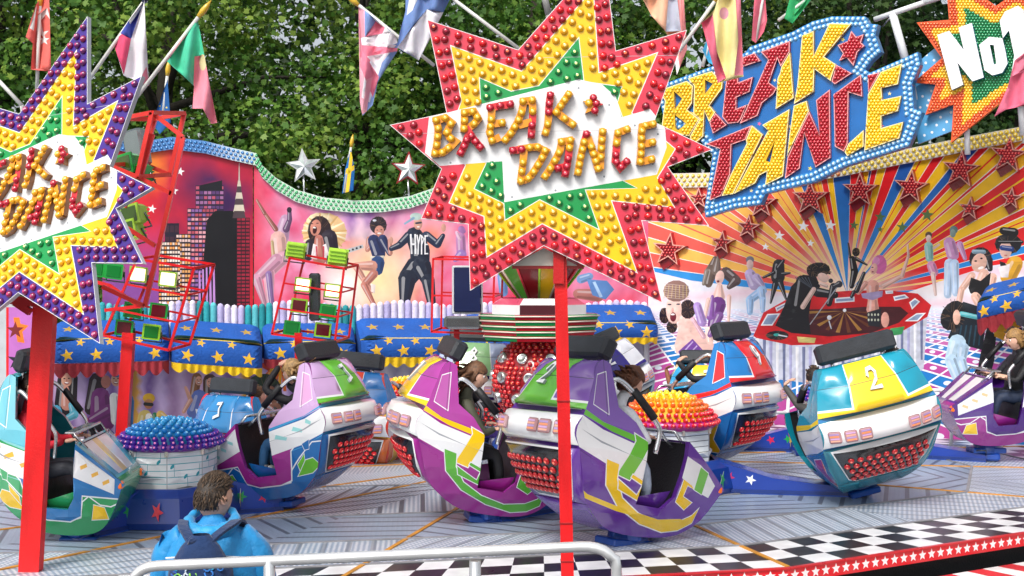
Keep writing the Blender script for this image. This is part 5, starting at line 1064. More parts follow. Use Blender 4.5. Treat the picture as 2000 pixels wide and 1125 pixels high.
    b = MB(); Rm = Matrix.Rotation(.35, 3, 'Y'); b.bbox((-.55, 0, 1.42), (.12, .74, .18), '#2c3036', .025, Rm); b.build('headrest', RUBBER, g_, True)
    for sd in (-.24, .24): b = MB(); b.tube([(-.57, sd, 1.24), (-.55, sd, 1.36)], .016, '#d8dadc', 6); b.build('headrest_post', STEEL, g_, True)
    # marker lamps
    for t in (-.84, -.62, -.40, .40, .62, .84):
        c = fback(t, .78, .012); tx = (fback(t + .05, .78) - fback(t - .05, .78)).normalized(); tz = (fback(t, .74) - fback(t, .82)).normalized(); ny = tx.cross(tz).normalized(); M = Matrix((tx, ny, tz)).transposed()
        b = MB(); b.bbox(c, (.112, .03, .105), '#b0888c', .012, M); o = c + ny * (.0155 if (ny.dot(c - Vector((0, 0, .8))) > 0) else -.0155)
        cs = ['#f0905c', '#c8a0d0', '#e8a890', '#a890c8']
        for q in range(4): b.box(o + tz * (.03 - .02 * q), (.08, .004, .012), cs[(q + int(t * 9)) % 4], M)
        b.build('marker_lamp', mat('lamp_lens', .15, coat=.6, emit=.1), g_, True)
    # number
    dg = {'2': [(-.09, .30), (-.06, .235), (.04, .225), (.085, .28), (.05, .36), (-.09, .455), (.10, .455)], '7': [(-.09, .24), (.09, .24), (0, .46)], '9': [(.06, .33), (-.03, .36), (-.08, .29), (-.02, .23), (.07, .25), (.08, .35), (-.05, .46)], '3': [(-.08, .25), (.06, .24), (.03, .33), (.08, .42), (-.08, .46)], '8': [(0, .34), (-.07, .28), (0, .23), (.07, .28), (-.08, .41), (0, .46), (.08, .41), (0, .34)]}[num]
    b = MB(); painted(b, [(thick([(x * .95, .345 + (y - .345) * .8) for x, y in dg], .036), '#f4f6f8')], lambda t, s, d=0: fback(-t, s - .02, d + .022), depth=.02, edge='#98a0a8', base=False); b.build('number', WHITE, g_, True)
    # grille bulbs
    it = []
    gq = [Vector(p) for p in hexgrid([(a * .56, c) for a, c in gr], .082, .034)]
    for p in gq:
        t, s = p.x / .56, p.y; c = fback(t, s, .001); tx = (fback(t + .04, s) - fback(t - .04, s)); tz = (fback(t, s - .04) - fback(t, s + .04)); n_ = tx.cross(tz); n_ = n_ if n_.x < 0 else -n_
        it.append((c, n_.normalized(), .0285, S.get('gb', '#a80c16'), S.get('gt', '#ff7a60')))
    bulbs(g_, it, m=GLOW if S.get('glow') else BULB, n=8, flatq=.6)
    # bars
    for sd in (-1, 1):
        y = sd * .47; b = MB(); b.tube(cr([(-.56, y * .85, 1.12), (-.50, y * .95, 1.19), (-.34, y, 1.08), (-.15, y, .90), (-.11, y, .82), (-.13, y, .66)], 4), .02, '#e4e6e8', 8)
        o = b.build('restraint_bar', STEEL, g_, True); WM[o.name] = mw; b = MB(); b.tube([(-.37, y, 1.12), (-.17, y, .93)], .034, '#17181c', 8); b.build('foam_grip', RUBBER, o, True)
    b = MB(); b.bbox((.0, 0, .84), (.14, .7, .018), '#c8ccd0', .008); b.tube([(.0, -.3, .83), (.12, -.3, .72)], .014, '#c8ccd0', 6); b.tube([(.0, .3, .83), (.12, .3, .72)], .014, '#c8ccd0', 6); b.tube([(.2, -.38, .72), (.06, -.42, .84), (.06, .42, .84), (.2, .38, .72)], .014, '#d8dadc', 6); b.build('grab_bar', STEEL, g_, True)
    for sd in (-1, 1):
        b = MB(); x, z = .55, .42; b.bbox(((x) * XS, sd * wid(x, z) * .9, z * ZS), (.06, .08, .07), '#f0701c', .015); b.build('indicator', mat('lamp_lens', .15, coat=.6, emit=.1), g_, True)
    b = MB(); b.lathe([(.16, -.10), (.16, .02), (.1, .05)], '#0c3c8c', 14); b.bbox((0, 0, -.07), (.42, .3, .06), '#15479a', .01); b.build('pivot', PAINT, g_, True)
    return g_, mw
def S_(**k): return k
GON = {
 'g5': (1228, 9.75, .36, 33, -9, -2, S_(kind='swoosh', base='#62309a', top='#7c54ac', stripe='#6abf3a', acc='#4a1a80', sw1='#f4c80c', sw2='#8048a8', edge='#5a2a8a', stripe2='#6abf3a', panel='#8a60b0', low='#f0c818'), 'purple gondola with green stripes and yellow swoosh, nearest, behind the central red pole', '2'),
 'g4': (958, 10.6, .38, 14, -8, 2, S_(kind='swoosh', base='#9a2088', top='#a83a98', stripe='#f4c80c', acc='#7a1a80', sw1='#58b02c', sw2='#8048a8', edge='#8a2a86', stripe2='#58b02c', panel='#b85aa8', glow=1), 'magenta gondola with yellow stripe and green swoosh left of the purple one', '7'),
 'g2': (546, 11.1, .42, 160, -5, 0, S_(kind='wave', rim='#a02a8c', base='#1668ae', top='#c8a4d2', stripe='#6abf3a', acc='#3a9ad0', sw1='#6abf2a', sw2='#1668ae', edge='#8a2a86', stripe2='#98d8d8', panel='#d8a0d0', glow=1, acc2='#1668ae'), 'blue gondola with magenta and white band, its lit red grille facing right', '3'),
 'g1': (160, 9.9, .36, 4, 0, 0, S_(kind='wave', rim='#1a70b0', base='#2fa05c', top='#58b4c8', stripe='#f0d890', acc='#80c8c8', sw1='#f4c820', sw2='#2a9a58', edge='#2a8a98', stripe2='#f0b848', panel='#58b8cc', acc2='#2a9a58'), 'green and teal gondola at the left edge, crossed by the wide red pole', '8'),
 'g3': (540, 13.0, .16, 58, 8, 0, S_(kind='plain', base='#1a74b4', top='#1c78b8', stripe='#2a86c4', acc='#d01c28', sw1='#f0c020', sw2='#1668ae', edge='#c01c24', stripe2='#98d8d8', seat='#8a1018', acc2='#c8a040'), 'blue gondola with red rim and small number, behind the blue bulb dome', '3'),
 'g10': (1334, 13.0, .42, 142, 0, 0, S_(kind='plain', base='#1668b0', top='#1a78c0', stripe='#e02028', acc='#2450a0', sw1='#f0b818', sw2='#1668ae', edge='#1a60a8', stripe2='#e02028', panel='#e02028', glow=1), 'blue gondola with red panels behind the yellow and red bulb dome', '9'),
 'g11': (1672, 11.8, .44, 97, 6, -13, S_(kind='plain', base='#127a8e', top='#1a98b4', stripe='#f8d428', acc='#2a78b8', sw1='#c02838', sw2='#127a8e', edge='#127a8e', stripe2='#f8d428', gb='#a80c18', acc2='#127a8e'), 'teal gondola seen from behind with yellow centre panel and number 2', '2'),
 'g12': (1926, 14.0, .5, 178, 0, 0, S_(kind='wave', rim='#4a1c7a', base='#9a2488', top='#5a2a8c', stripe='#7a3a98', acc='#5a2a8c', sw1='#f4c820', sw2='#9a2488', edge='#4a1c7a', stripe2='#f0c090', panel='#a85ab0'), 'dark purple gondola with cream band at the far right edge', '8'),
 'g6': (938, 14.7, .5, 84, 4, 2, S_(kind='plain', base='#5a3a9a', top='#a8b8d8', stripe='#98cc90', acc='#4a2a90', sw1='#f0c020', sw2='#5a3a9a', edge='#5a3a9a', stripe2='#98cc90', gb='#b80e1a', glow=1), 'pale green and lilac gondola seen from behind, left of the red bulb ball', '8'),
 'g7': (1188, 15.0, .5, 112, 0, -20, S_(kind='plain', base='#c8ccd8', top='#e4e6ee', stripe='#2a1a80', acc='#8a90b0', sw1='#2a1a80', sw2='#c8ccd8', edge='#b8bcc8', stripe2='#2a1a80', gb='#c0101a'), 'white tilted gondola with dark violet panel behind the riders of the purple gondola', '2'),
 'g9': (1378, 15.1, .30, 82, 6, 0, S_(kind='plain', base='#c8a878', top='#2a9acc', stripe='#f4cc28', acc='#e8d8b0', sw1='#f4c820', sw2='#c8a878', edge='#b8a078', stripe2='#f4c820', gb='#7a1018'), 'cream gondola with yellow and light blue top, farthest back on the right', '3'),
 'g8': (738, 14.6, .16, 70, 10, 4, S_(kind='plain', base='#d86a28', top='#2a78c0', stripe='#e84828', acc='#f0c020', sw1='#f0c020', sw2='#d86a28', edge='#c03020', stripe2='#f0c020', gb='#c0101a', glow=1), 'orange gondola mostly hidden between the blue and the magenta gondola', '9'),
}
GM = {}
SCL = {'g2': (.92, .86, .9), 'g4': (.98, .82, .95), 'g5': (1.13, .86, .99), 'g3': (.85, .8, .85), 'g1': (.7, .92, .97), 'g10': (1.02, .88, 1), 'g6': (.9, .85, .9), 'g7': (.85, .85, .85), 'g9': (.85, .85, .85), 'g12': (.88, .9, 1)}
for k, (px, Y, z0, hd, pt_, ro, S, lab, num) in GON.items():
    p = P(px, 900, Y); GM[k] = gondola(Vector((p.x, Y, z0)), hd, pt_, ro, S, lab, SCL.get(k, (1, 1, 1)), num=num)[1]

# ------------------------------------------------------------ hubs with bulb domes and blue arms
def hub(px, Y, lab, dome, arms, ds='#7a2a9a', notes=True, hb=.85, gap=0):
    x = P(px, 900, Y).x; h = thing('ride_cross', (x, Y, .3), lab, 'ride hub', 'bulb domed hubs carrying four arms'); 
    b = MB(); n = 8; c = Vector((x, Y, .3)); R = .425 if px > 400 else .40
    f = lambda a, z, d=0: Vector((x + (R + d) * sin(a), Y - (R + d) * cos(a), z))
    # drum
    sh = [([(-pi, .60), (pi, .60), (pi, .93), (-pi, .93)], '#e8ecee')]
    for q in range(5): sh.append(([(-pi, .65 + q * .055), (pi, .65 + q * .055), (pi, .656 + q * .055), (-pi, .656 + q * .055)], '#38a8b8' if notes else '#2a2a30'))
    rn = random.Random(int(px))
    if notes:
        for q in range(22): a = -pi + .28 * q + .1; z = rn.uniform(.67, .86); sh.append((ell(a, z, .045, .016, .3), '#1c98a8')); sh.append((thick([(a + .035, z), (a + .045, z + .08 * rn.choice((1, -1)))], .010), '#1c98a8'))
    for q in range(8): a = -pi + q * pi / 4 + .2; sh.append(([(a, .60), (a + .02, .60), (a + .02, .93), (a, .93)], '#a8acb0'))
    b2 = MB(); painted(b2, sh, f, grid=(.3, .2)); b2.build('drum', PAINT, h)
    b = MB(); b.lathe([(.62, .305), (.64, .36), (.60, .56), (.50, .62), (.46, .62)], '#16398c', n, (x, Y, 0), sm=False, ph=pi / 8)
    fs_ = lambda u, v, dd=0: Vector((x + (.605 + dd) * sin(u), Y - (.605 + dd) * cos(u), v))
    for q in range(8): painted(b, [(star(q * pi / 4 + pi / 8 * 0 + .1, .46, .085, .42, .2, sx=1), ['#e0283a', '#28a048', '#f0c828', '#e8ecf0'][q % 4])], fs_, depth=.004)
    b.build('skirt_or_dark_gap', PAINT, h)
    b = MB(); prof = [(R * 1.02, .92), (R * 1.12, .95), (R * 1.12, .99), (R * 1.0, 1.0), (R * .93, 1.04), (R * .8, 1.1), (R * .6, 1.155), (R * .3, 1.19), (.001, 1.2)]; prof = [(r, .92 + (z - .92) * hb) for r, z in prof]
    b.lathe(prof, ds, 24, (x, Y, 0), cols=[ds] * 3 + [dome[3]] * 5); b.build('dome', PAINT, h)
    it = []
    for j, (rr, z) in enumerate(((1.10, .97), (1.04, 1.01), (.95, 1.05), (.84, 1.09), (.72, 1.125), (.58, 1.155), (.43, 1.175), (.27, 1.19), (.1, 1.2))):
        m = max(3, int(2 * pi * rr * R / .068)); z = .92 + (z - .92) * hb; cc = dome[0][min(len(dome[0]) - 1, j * len(dome[0]) // 9)]
        for q in range(m):
            a = 2 * pi * (q + .5 * (j % 2)) / m; d = Vector((cos(a), sin(a), 0)); nn = (d * (rr ** 2) * 1.1 + Vector((0, 0, .55 + .5 * (1 - rr)))).normalized()
            it.append((Vector((d.x * rr * R, d.y * rr * R, z - .3)), nn, .026, *cc))
    it.sort(key=lambda q: q[0].y); bulbs(h, it, most=98, n=7, flatq=1.5)
    for q in range(8):
        a = 2 * pi * q / 8 + .2; b = MB(); b.bbox(f(a, .915, .012), (.03, .02, .07), '#e0d8d0', .004); b.build('clip', STEEL, h)
    # arms
    for tgt, stars_ in arms:
        p1 = Vector((tgt[0], tgt[1], .36)); d = (p1 - Vector((x, Y, .36))); L = d.length; d.normalize(); p0 = Vector((x, Y, .38)) + d * .45; sd = Vector((d.y, -d.x, 0)); sd = sd if sd.y < 0 else -sd
        b = MB(); pb = p0 + d * .55
        fa = lambda u, v, dd=0: p0 + d * u + Vector((0, 0, v - .38)) + sd * (.14 + dd)
        sh = [([(0, .30), (L - .45, .30), (L - .45, .38), (.55, .46), (0, .62)], '#123a9a'), ([(0, .30), (L - .45, .30), (L - .45, .345), (0, .345)], '#1a50b8')]
        for u, v, c in ((.14, .46, '#1fa04a'), (.34, .44, '#d02050'), (-.0, .5, '#d02050')):
            if stars_: sh.append((star(u, v, .055, .42, .2), c if stars_ != 2 else {'#1fa04a': '#b02060', '#d02050': '#e8ecf0'}[c]))
        for s2 in (1, -1):
            ff = (lambda u, v, dd=0: fa(u, v, dd)) if s2 == 1 else (lambda u, v, dd=0: p0 + d * u + Vector((0, 0, v - .38)) - sd * (.14 + dd)); painted(b, sh, ff, depth=.02, edge='#123a8c')
        e = p0 + d * (L - .45); b.add([p0 + sd * .14 + Vector((0, 0, .24)), p0 - sd * .14 + Vector((0, 0, .24)), pb - sd * .14 + Vector((0, 0, .08)), pb + sd * .14 + Vector((0, 0, .08)), e - sd * .14 + Vector((0, 0, -.0)), e + sd * .14 + Vector((0, 0, -.0))], [(0, 1, 2, 3), (3, 2, 4, 5)], '#164ab0')
        b.beam(p0 + Vector((0, 0, -.05)), e + Vector((0, 0, -.05)), .3, .03, '#0f2f78'); b.bbox(e + Vector((0, 0, -.02)), (.3, .24, .09), '#15459e', .02, Matrix.Rotation(atan2(d.y, d.x), 3, 'Z')); b.tube([e + sd * .16, e + sd * .2 + Vector((0, 0, .06)), e - d * .1 + sd * .2 + Vector((0, 0, .06))], .008, '#202226', 6); b.build('arm', PAINT, h)
def gp(k): p = GM[k].translation; return (p.x, p.y)
BL = ([('#3a1a8a', '#f080c0'), ('#46209a', '#e070b0'), ('#1a78c0', '#80d0f0'), ('#1a8cc8', '#90e0f8')], 0, 0, '#1a70a8')
YL = ([('#c8182c', '#ff8080'), ('#d81c30', '#ff90a0'), ('#e8601c', '#ffc070'), ('#f08a18', '#ffe080'), ('#f4c810', '#fff8b0'), ('#f8d418', '#fffcc0')], 0, 0, '#f0a818')
BLn = ([BL[0][0], BL[0][1], BL[0][2], BL[0][2], BL[0][3], BL[0][3]], 0, 0, '#1a70a8')
hub(332, 10.7, 'hub with blue and purple bulb dome over a white drum with music notes', BLn, [(gp('g1'), 1), (gp('g2'), 1), (gp('g3'), 1)], hb=.8)
hub(1306, 12.1, 'hub with yellow, orange and red bulb dome behind the purple gondola', YL, [(gp('g5'), 1), (gp('g4'), 0), (gp('g11'), 2), (gp('g10'), 0)], '#b01c78', False, 1.15)
hub(1640, 14.6, 'hub mostly hidden behind the teal gondola, blue arms showing either side', BLn, [(gp('g12'), 0), (gp('g9'), 1)])
hub(800, 14.9, 'hub mostly hidden behind the magenta gondola, low blue arms showing', YL, [(gp('g8'), 0), (gp('g6'), 0)])
# pedestals of the back gondolas reach the deck
# ------------------------------------------------------------ rails
b = MB(); Yr = 4.95; q = lambda x, y: P(x, y, Yr)
pts = [q(262, 1300), q(262, 1145), q(268, 1122), q(284, 1110), q(310, 1105)] + [q(310 + i * 82, 1105 - i * 3.7) for i in range(1, 10)] + [q(1110, 1069), q(1150, 1068), q(1178, 1075), q(1196, 1090), q(1204, 1112), q(1206, 1300)]
rr = thing('barrier_rail', (q(740, 1125).x, Yr, 0), 'white tubular barrier with rounded ends in the foreground', 'railing')
M_ = cr([tuple(p) for p in pts], 2); b.tube(M_, .022, '#e8eaec', 12); b.tube([Vector(M_[0]), Vector((M_[0][0], Yr, .1))], .025, '#e8eaec', 10); b.tube([Vector(M_[-1]), Vector((M_[-1][0], Yr, .1))], .025, '#e8eaec', 10); b.build('top_rail', mat('galvanised_tube', .2, metal=.55, var=.12), rr)
for x in (526, 928): b = MB(); a = q(x, 1095); b.tube([a, Vector((a.x, Yr, .1))], .024, '#c8ccd0', 10); b.build('post', mat('galvanised_tube'), rr)
b = MB(); a, c = q(262, 1250), q(1206, 1250); b.tube([a, c], .02, '#c8ccd0', 8); b.build('lower_rail', mat('galvanised_tube'), rr)
def rail(Y, xs, ys, lab, x0=None):
    rt = thing('platform_rail', (P(xs[0], 800, Y).x, Y, .3), lab, 'railing', 'white rails along the back of the ride')
    for y in ys: b = MB(); b.tube([P(xs[0], y, Y), P(xs[-1], y, Y)], .022, '#e6e8ea', 8); b.build('rail', WHITE, rt)
    for x in xs: b = MB(); a = P(x, ys[0], Y); b.tube([a, Vector((a.x - .03, Y, .3))], .022, '#e6e8ea', 8); b.build('post', WHITE, rt)
rail(14.9, [1722, 1822, 1862, 1960, 2040], [762, 806], 'white two-bar rail in front of the painted checkered floor at the right')
rail(13.4, [118, 212, 300], [862, 892], 'white rail behind the blue bulb dome at the left')
rail(15.4, [1440, 1540], [776, 806], 'short white rail seen between the blue and the teal gondola')
# left pilaster with a star
rt = thing('pilaster', P(30, 900, 15.0) * 1, 'pale lilac pilaster with a dark star and an orange arrow star at the left edge', 'pilaster'); f = flat(15.0)
b = MB(); painted(b, [([(-40, 590), (72, 590), (70, 905), (-40, 905)], '#b8bcc0'), ([(12, 600), (66, 600), (64, 900), (12, 900)], '#b86ab8'), ([(12, 600), (17, 600), (17, 900), (12, 900)], '#d81c24'), (star(33, 704, 20, .36, .1), '#201830'), ([(26, 620), (38, 620), (40, 632), (56, 636), (44, 648), (48, 670), (34, 668)], '#f07820'), (star(30, 645, 18, .4), '#7a2020')], f, depth=.2, edge='#a0a4a8'); b.build('panel', PAINT, rt)
b = MB(); b.beam(P(69, 590, 14.95), P(67, 905, 14.95), .05, .05, '#e0e2e4', up=(0, 1, 0)); b.build('edge_strip', STEEL, rt)
# ------------------------------------------------------------ people
def skin_mesh(pts, edges, colf, sub=1):
    me = bpy.data.meshes.new('tmp'); me.from_pydata([tuple(p[0]) for p in pts], edges, []); o = bpy.data.objects.new('tmp', me); COL.objects.link(o)
    sm = o.modifiers.new('s', 'SKIN'); sm.use_smooth_shade = True; su = o.modifiers.new('u', 'SUBSURF'); su.levels = sub; su.render_levels = sub
    for i, sv_ in enumerate(me.skin_vertices[0].data): r = pts[i][1]; sv_.radius = r if isinstance(r, tuple) else (r, r); sv_.use_root = (i == 0)
    dg = bpy.context.evaluated_depsgraph_get(); ev = o.evaluated_get(dg); m2 = ev.to_mesh(); vs = [v.co.copy() for v in m2.vertices]; fs = [list(p.vertices) for p in m2.polygons]; ev.to_mesh_clear(); bpy.data.objects.remove(o)
    cols = []; E = [(Vector(pts[a][0]), Vector(pts[b][0]), i) for i, (a, b) in enumerate(edges)]
    for f in fs:
        c = sum((vs[i] for i in f), Vector()) / len(f); best = None
        for a, b, i in E:
            d = b - a; t = max(0, min(1, (c - a).dot(d) / max(1e-9, d.length_squared))); q = (a + d * t - c).length - .3 * (pts[edges[i][0]][1] if not isinstance(pts[edges[i][0]][1], tuple) else pts[edges[i][0]][1][0])
            if best is None or q < best[0]: best = (q, i, t)
        cols.append(colf(best[1], best[2], c))
    return vs, fs, cols
def head(b, c, R, sk, r=.1, lips='#a04848', eyes=True):
    """R: rotation, local x = facing, z = up"""
    n, m = 20, 16; vs = []
    for j in range(m + 1):
        for k in range(n):
            th = pi * j / m; ph = 2 * pi * k / n; x, y, z = sin(th) * cos(ph), sin(th) * sin(ph), cos(th)
            X, Y, Z = x * .98, y * .78, z * 1.18
            if z < 0: X *= 1 - .22 * (-z) ** 1.3; Y *= 1 - .30 * (-z) ** 1.2; X += .12 * (-z) * (x > 0) * x
            fr = max(0, x) ** 3
            X += .24 * fr * math.exp(-(y / .16) ** 2 - ((z + .12) / .17) ** 2)          # nose
            X -= .10 * fr * (math.exp(-((abs(y) - .32) / .16) ** 2 - ((z - .08) / .12) ** 2))   # eye sockets
            X += .06 * fr * math.exp(-(y / .3) ** 2 - ((z + .45) / .07) ** 2)          # lips
            X += .10 * fr * math.exp(-(y / .3) ** 2 - ((z + .85) / .2) ** 2)           # chin
            vs.append(Vector(c) + R @ (Vector((X, Y, Z)) * r))
    fs = [(j * n + k, j * n + (k + 1) % n, (j + 1) * n + (k + 1) % n, (j + 1) * n + k)[::-1] for j in range(m) for k in range(n)]; cc = []
    for j in range(m):
        for k in range(n):
            z = cos(pi * (j + .5) / m); ph = 2 * pi * (k + .5) / n; y = sin(pi * (j + .5) / m) * sin(ph); x = cos(ph)
            cc.append(lips if x > .5 and abs(y) < .26 and -.52 < z < -.36 else sk)
    b.add(vs, fs, cc, True)
    q = lambda x, y, z: Vector(c) + R @ (Vector((x, y, z)) * r)
    if eyes:
        for s in (-1, 1):
            b.ball(q(.80, s * .31, .09), r * .13, '#f0ece8', 8, 6); b.ball(q(.91, s * .31, .09), r * .065, '#2a1c14', 6, 5); b.tube([q(.86, s * .17, .27), q(.88, s * .32, .31), q(.76, s * .47, .27)], r * .035, '#3a281c', 5)
    for s in (-1, 1):
        b.ball(q(-.02, s * .80, -.04), (r * .2, r * .07, r * .27), sk, 10, 8, R @ Matrix.Rotation(-.25, 3, 'Y') @ Matrix.Rotation(s * .35, 3, 'Z')); b.ball(q(.02, s * .85, -.02), (r * .11, r * .04, r * .17), mixc(sk, '#803828', .35), 8, 6, R)
def hair(parent, c, R, r, col, style, seed=1):
    b = MB(); rn = random.Random(seed); n, m = 22, 16; vs = []; cols = []
    for j in range(m + 1):
        for k in range(n):
            th = pi * j / m; ph = 2 * pi * k / n; x, y, z = sin(th) * cos(ph), sin(th) * sin(ph), cos(th); nz = noise.noise(Vector((x * 4 + seed, y * 4, z * 4)))
            cut = .30 if x > .35 else (-.30 if x > -.1 else -.75)
            if style == 'short': cut = .42 if x > .4 else (.08 if x > -.25 else -.42)
            zz_ = max(z, cut + .1 * nz); k_ = (1.1 + .07 * nz + .06) if style != 'short' else 1.05 + .025 * nz
            if z < cut: k_ *= .9
            vs.append(Vector(c) + R @ Vector((x * .98 * k_ * r - .02 * r, y * .80 * k_ * r, zz_ * 1.18 * k_ * r)))
    fs = [(j * n + k, j * n + (k + 1) % n, (j + 1) * n + (k + 1) % n, (j + 1) * n + k)[::-1] for j in range(m) for k in range(n)]
    b.add(vs, fs, [mixc(col, '#000000', rn.random() * .3) for _ in fs], True)
    if style in ('long', 'blown', 'bun'):
        for i in range(46 if style != 'bun' else 26):
            a = rn.uniform(pi * .5, pi * 1.5); st = Vector((cos(a) * .95, sin(a) * .8, rn.uniform(-.3, .7))) * r; L = rn.uniform(.8, 1.9) * r * (1.3 if style == 'blown' else 1.0)
            if style == 'blown': d = Vector((-.35, rn.uniform(-.8, .8), rn.uniform(-.75, .15))).normalized()
            elif style == 'long': d = Vector((-.15, .1 * sin(a), -1)).normalized()
            else: d = Vector((-.5, rn.uniform(-.4, .4), .1)).normalized(); L *= .5
            p0 = Vector(c) + R @ st; p1 = p0 + R @ (d * L * .5 + Vector((0, 0, .12 * r))); p2 = p0 + R @ (d * L)
            b.tube([p0, p1, p2], [r * .17, r * .14, r * .03], mixc(col, '#000000', rn.random() * .45), 6)
    if style == 'short':
        for i in range(1100 if seed == 21 else 60):
            a, el_ = rn.uniform(0, 2 * pi), rn.uniform(-.30, 1.55); d = Vector((cos(a) * cos(el_) * .98, sin(a) * cos(el_) * .80, sin(el_) * 1.18))
            if (d.z < .55 and d.x > .1) or (d.z < 0 and d.x > -.3): continue
            p0 = Vector(c) + R @ (d * r * 1.04); fl_ = Vector((.55 if d.z > .5 else .05, 0, -.9 if d.z < .6 else .15)) + d * .35; sw = R @ (fl_ + Vector((rn.uniform(-.06, .06),) * 3)).normalized(); q = .03 if seed == 21 else .07
            b.tube([p0, p0 + sw * r * .14 + R @ d * r * .05, p0 + sw * r * .22 + R @ d * r * .02], [r * q, r * q * .8, r * .006], mixc(mixc(col, '#8a6a4c', rn.random() * .5), '#000000', rn.random() * .5), 4, cap=False)
    return b.build('hair', HAIR, parent)
def hand(b, w_, d, up, r, sk):
    """palm with five fingers; d = pointing direction"""
    d = d.normalized(); s = d.cross(up).normalized(); u = s.cross(d); c = w_ + d * r * 1.1
    M = Matrix((d, s, u)).transposed(); b.bbox(c, (r * 2.0, r * 1.8, r * .75), sk, r * .25, M)
    for i, (o, L) in enumerate(((-.68, 1.35), (-.23, 1.7), (.23, 1.6), (.66, 1.25))):
        p = c + d * r * .9 + s * o * r; b.tube([p, p + d * r * L * .5 - u * r * .1, p + d * r * L * .85 - u * r * .45, p + d * r * L * .95 - u * r * .75], [r * .24, r * .22, r * .2, r * .13], sk, 6)
    p = c - s * r * .8 - d * r * .5; b.tube([p, p - s * r * .6 + d * r * .5, p - s * r * .65 + d * r * 1.1 - u * r * .2], [r * .28, r * .24, r * .15], sk, 6)
def rider(gk, side, lab, top, trou, shoe, hcol, style, sk='#e0b098', lean=(0, 0), face=(0, 0), arms='bar', seed=1, sleeves=True, extra=None):
    m0 = GM[gk]; mw = m0; y = .20 * side; lx, ly = lean
    V_ = lambda x, yy, z: Vector((x - .20, y + yy, z - .07))
    hipz = .60; pel = V_(-.20, 0, hipz); lo_, ro_, sc_ = m0.decompose(); mw = Matrix.Translation(m0 @ pel) @ ro_.to_matrix().to_4x4() @ Matrix.Scale(min(.94, .45 + sc_.z * .5), 4) @ Matrix.Translation(-pel); ch = V_(-.27 + lx, ly, .96); nk = V_(-.29 + lx * 1.3, ly * 1.3, 1.14); hc = V_(-.25 + lx * 1.6, ly * 1.6, 1.30)
    pts = [(pel, (.13, .11)), (V_(-.24 + lx * .5, ly * .5, .76), (.13, .10)), (ch, (.15, .11)), (nk, .05), (hc - Vector((0, 0, .03)), .05)]; ed = [(0, 1), (1, 2), (2, 3), (3, 4)]; part = ['t', 't', 't', 's']
    def chain(start, ps, names):
        prev = start
        for (p, r), nm in zip(ps, names): pts.append((p, r)); ed.append((prev, len(pts) - 1)); part.append(nm); prev = len(pts) - 1
        return prev
    for s in (-1, 1):
        chain(0, [(V_(-.14, s * .09, hipz), .085), (V_(.13, s * .10, .64), .068), (V_(.19, s * .10, .42), .05), (V_(.18, s * .10, .36), .04)], ['l', 'l', 'l', 'f'])
        chain(len(pts) - 1, [(V_(.27, s * .10, .35), .033)], ['f'])
        if arms == 'bar' or (arms == 'mix' and s == 1): E, Wp = V_(-.12 + lx, s * .25 + ly, .82), V_(.06, s * .18, .86)
        elif arms == 'head': E, Wp = V_(-.02 + lx, s * .24 + ly, 1.16), V_(-.12 + lx, s * .08 + ly, 1.38)
        else: E, Wp = V_(.05, s * .3, 1.0), V_(.2, s * .36, 1.2)
        chain(2, [(V_(-.28 + lx, s * .15 + ly, 1.05), .06), (V_(-.27 + lx, s * .19 + ly, 1.02), .055), (E, .043), (Wp, .03)], ['t', 't', 't' if sleeves else 's', 't' if sleeves == 2 else 's'])
    cm = {'t': top, 'l': trou, 's': sk, 'f': shoe}
    def colf(i, t, c): return cm[part[i]]
    vs, fs, cols = skin_mesh(pts, ed, colf); b = MB(); b.add(vs, fs, cols, True)
    R = Matrix.Rotation(radians(face[0]), 3, 'Z') @ Matrix.Rotation(-radians(face[1]), 3, 'Y'); head(b, hc, R, sk, .106)
    for i, nm in enumerate(part):
        pass
    for s in (-1, 1):
        Wp = V_(.06, s * .18, .86) if (arms == 'bar' or (arms == 'mix' and s == 1)) else V_(-.12 + lx, s * .08 + ly, 1.38) if arms == 'head' else V_(.2, s * .36, 1.2)
        hand(b, Wp, Vector((.6, -.2 * s, .1)) if arms == 'bar' else Vector((-.3, -s * .6, .4)), Vector((0, 0, 1)), .036, sk)
    rt = thing('person', None, lab, 'person', 'people riding the gondolas', mw @ Matrix.Translation(pel)); off = -pel
    b.v = [v + off for v in b.v]; b.build('body', SKINC, rt, True); h = hair(rt, hc, R, .106, hcol, style, seed) if False else None
    hb_parent = rt; WM[rt.name] = mw @ Matrix.Translation(pel); 
    tmp = thing  # keep name
    o = hair_local(rt, hc + off, R, .106, hcol, style, seed)
def hair_local(parent, c, R, r, col, style, seed):
    k = WM[parent.name]; WM[parent.name] = Matrix.Identity(4); o = hair(parent, c, R, r, col, style, seed); WM[parent.name] = k; return o
SKINC = mat('skin_and_clothing', .65, var=.16, nscale=14, bump=.25, bscale=45)
rider('g4', -1, 'person in an olive jacket and black trousers with brown hair blown sideways', '#4a4c3c', '#14151a', '#1a1a1e', '#7a5438', 'blown', lean=(.06, -.02), face=(-25, 0), sleeves=2, seed=3)
rider('g5', -1, 'person with brown hair, loose white top and light jeans in the purple gondola', '#e8ecf0', '#b4c2d4', '#8a96a8', '#6a4028', 'bun', lean=(.12, -.04), face=(-10, -20), sleeves=2, seed=4)
rider('g2', 1, 'person in a black top holding both hands to their blond hair', '#16161c', '#2a5a86', '#e4e6e8', '#c09a68', 'blown', lean=(.05, 0), face=(0, -15), arms='head', sleeves=2, seed=5)
rider('g2', -1, 'person in a red top on the far seat of the blue and magenta gondola', '#c01c28', '#20242c', '#202020', '#3a2418', 'long', face=(10, 0), sleeves=2, seed=6)
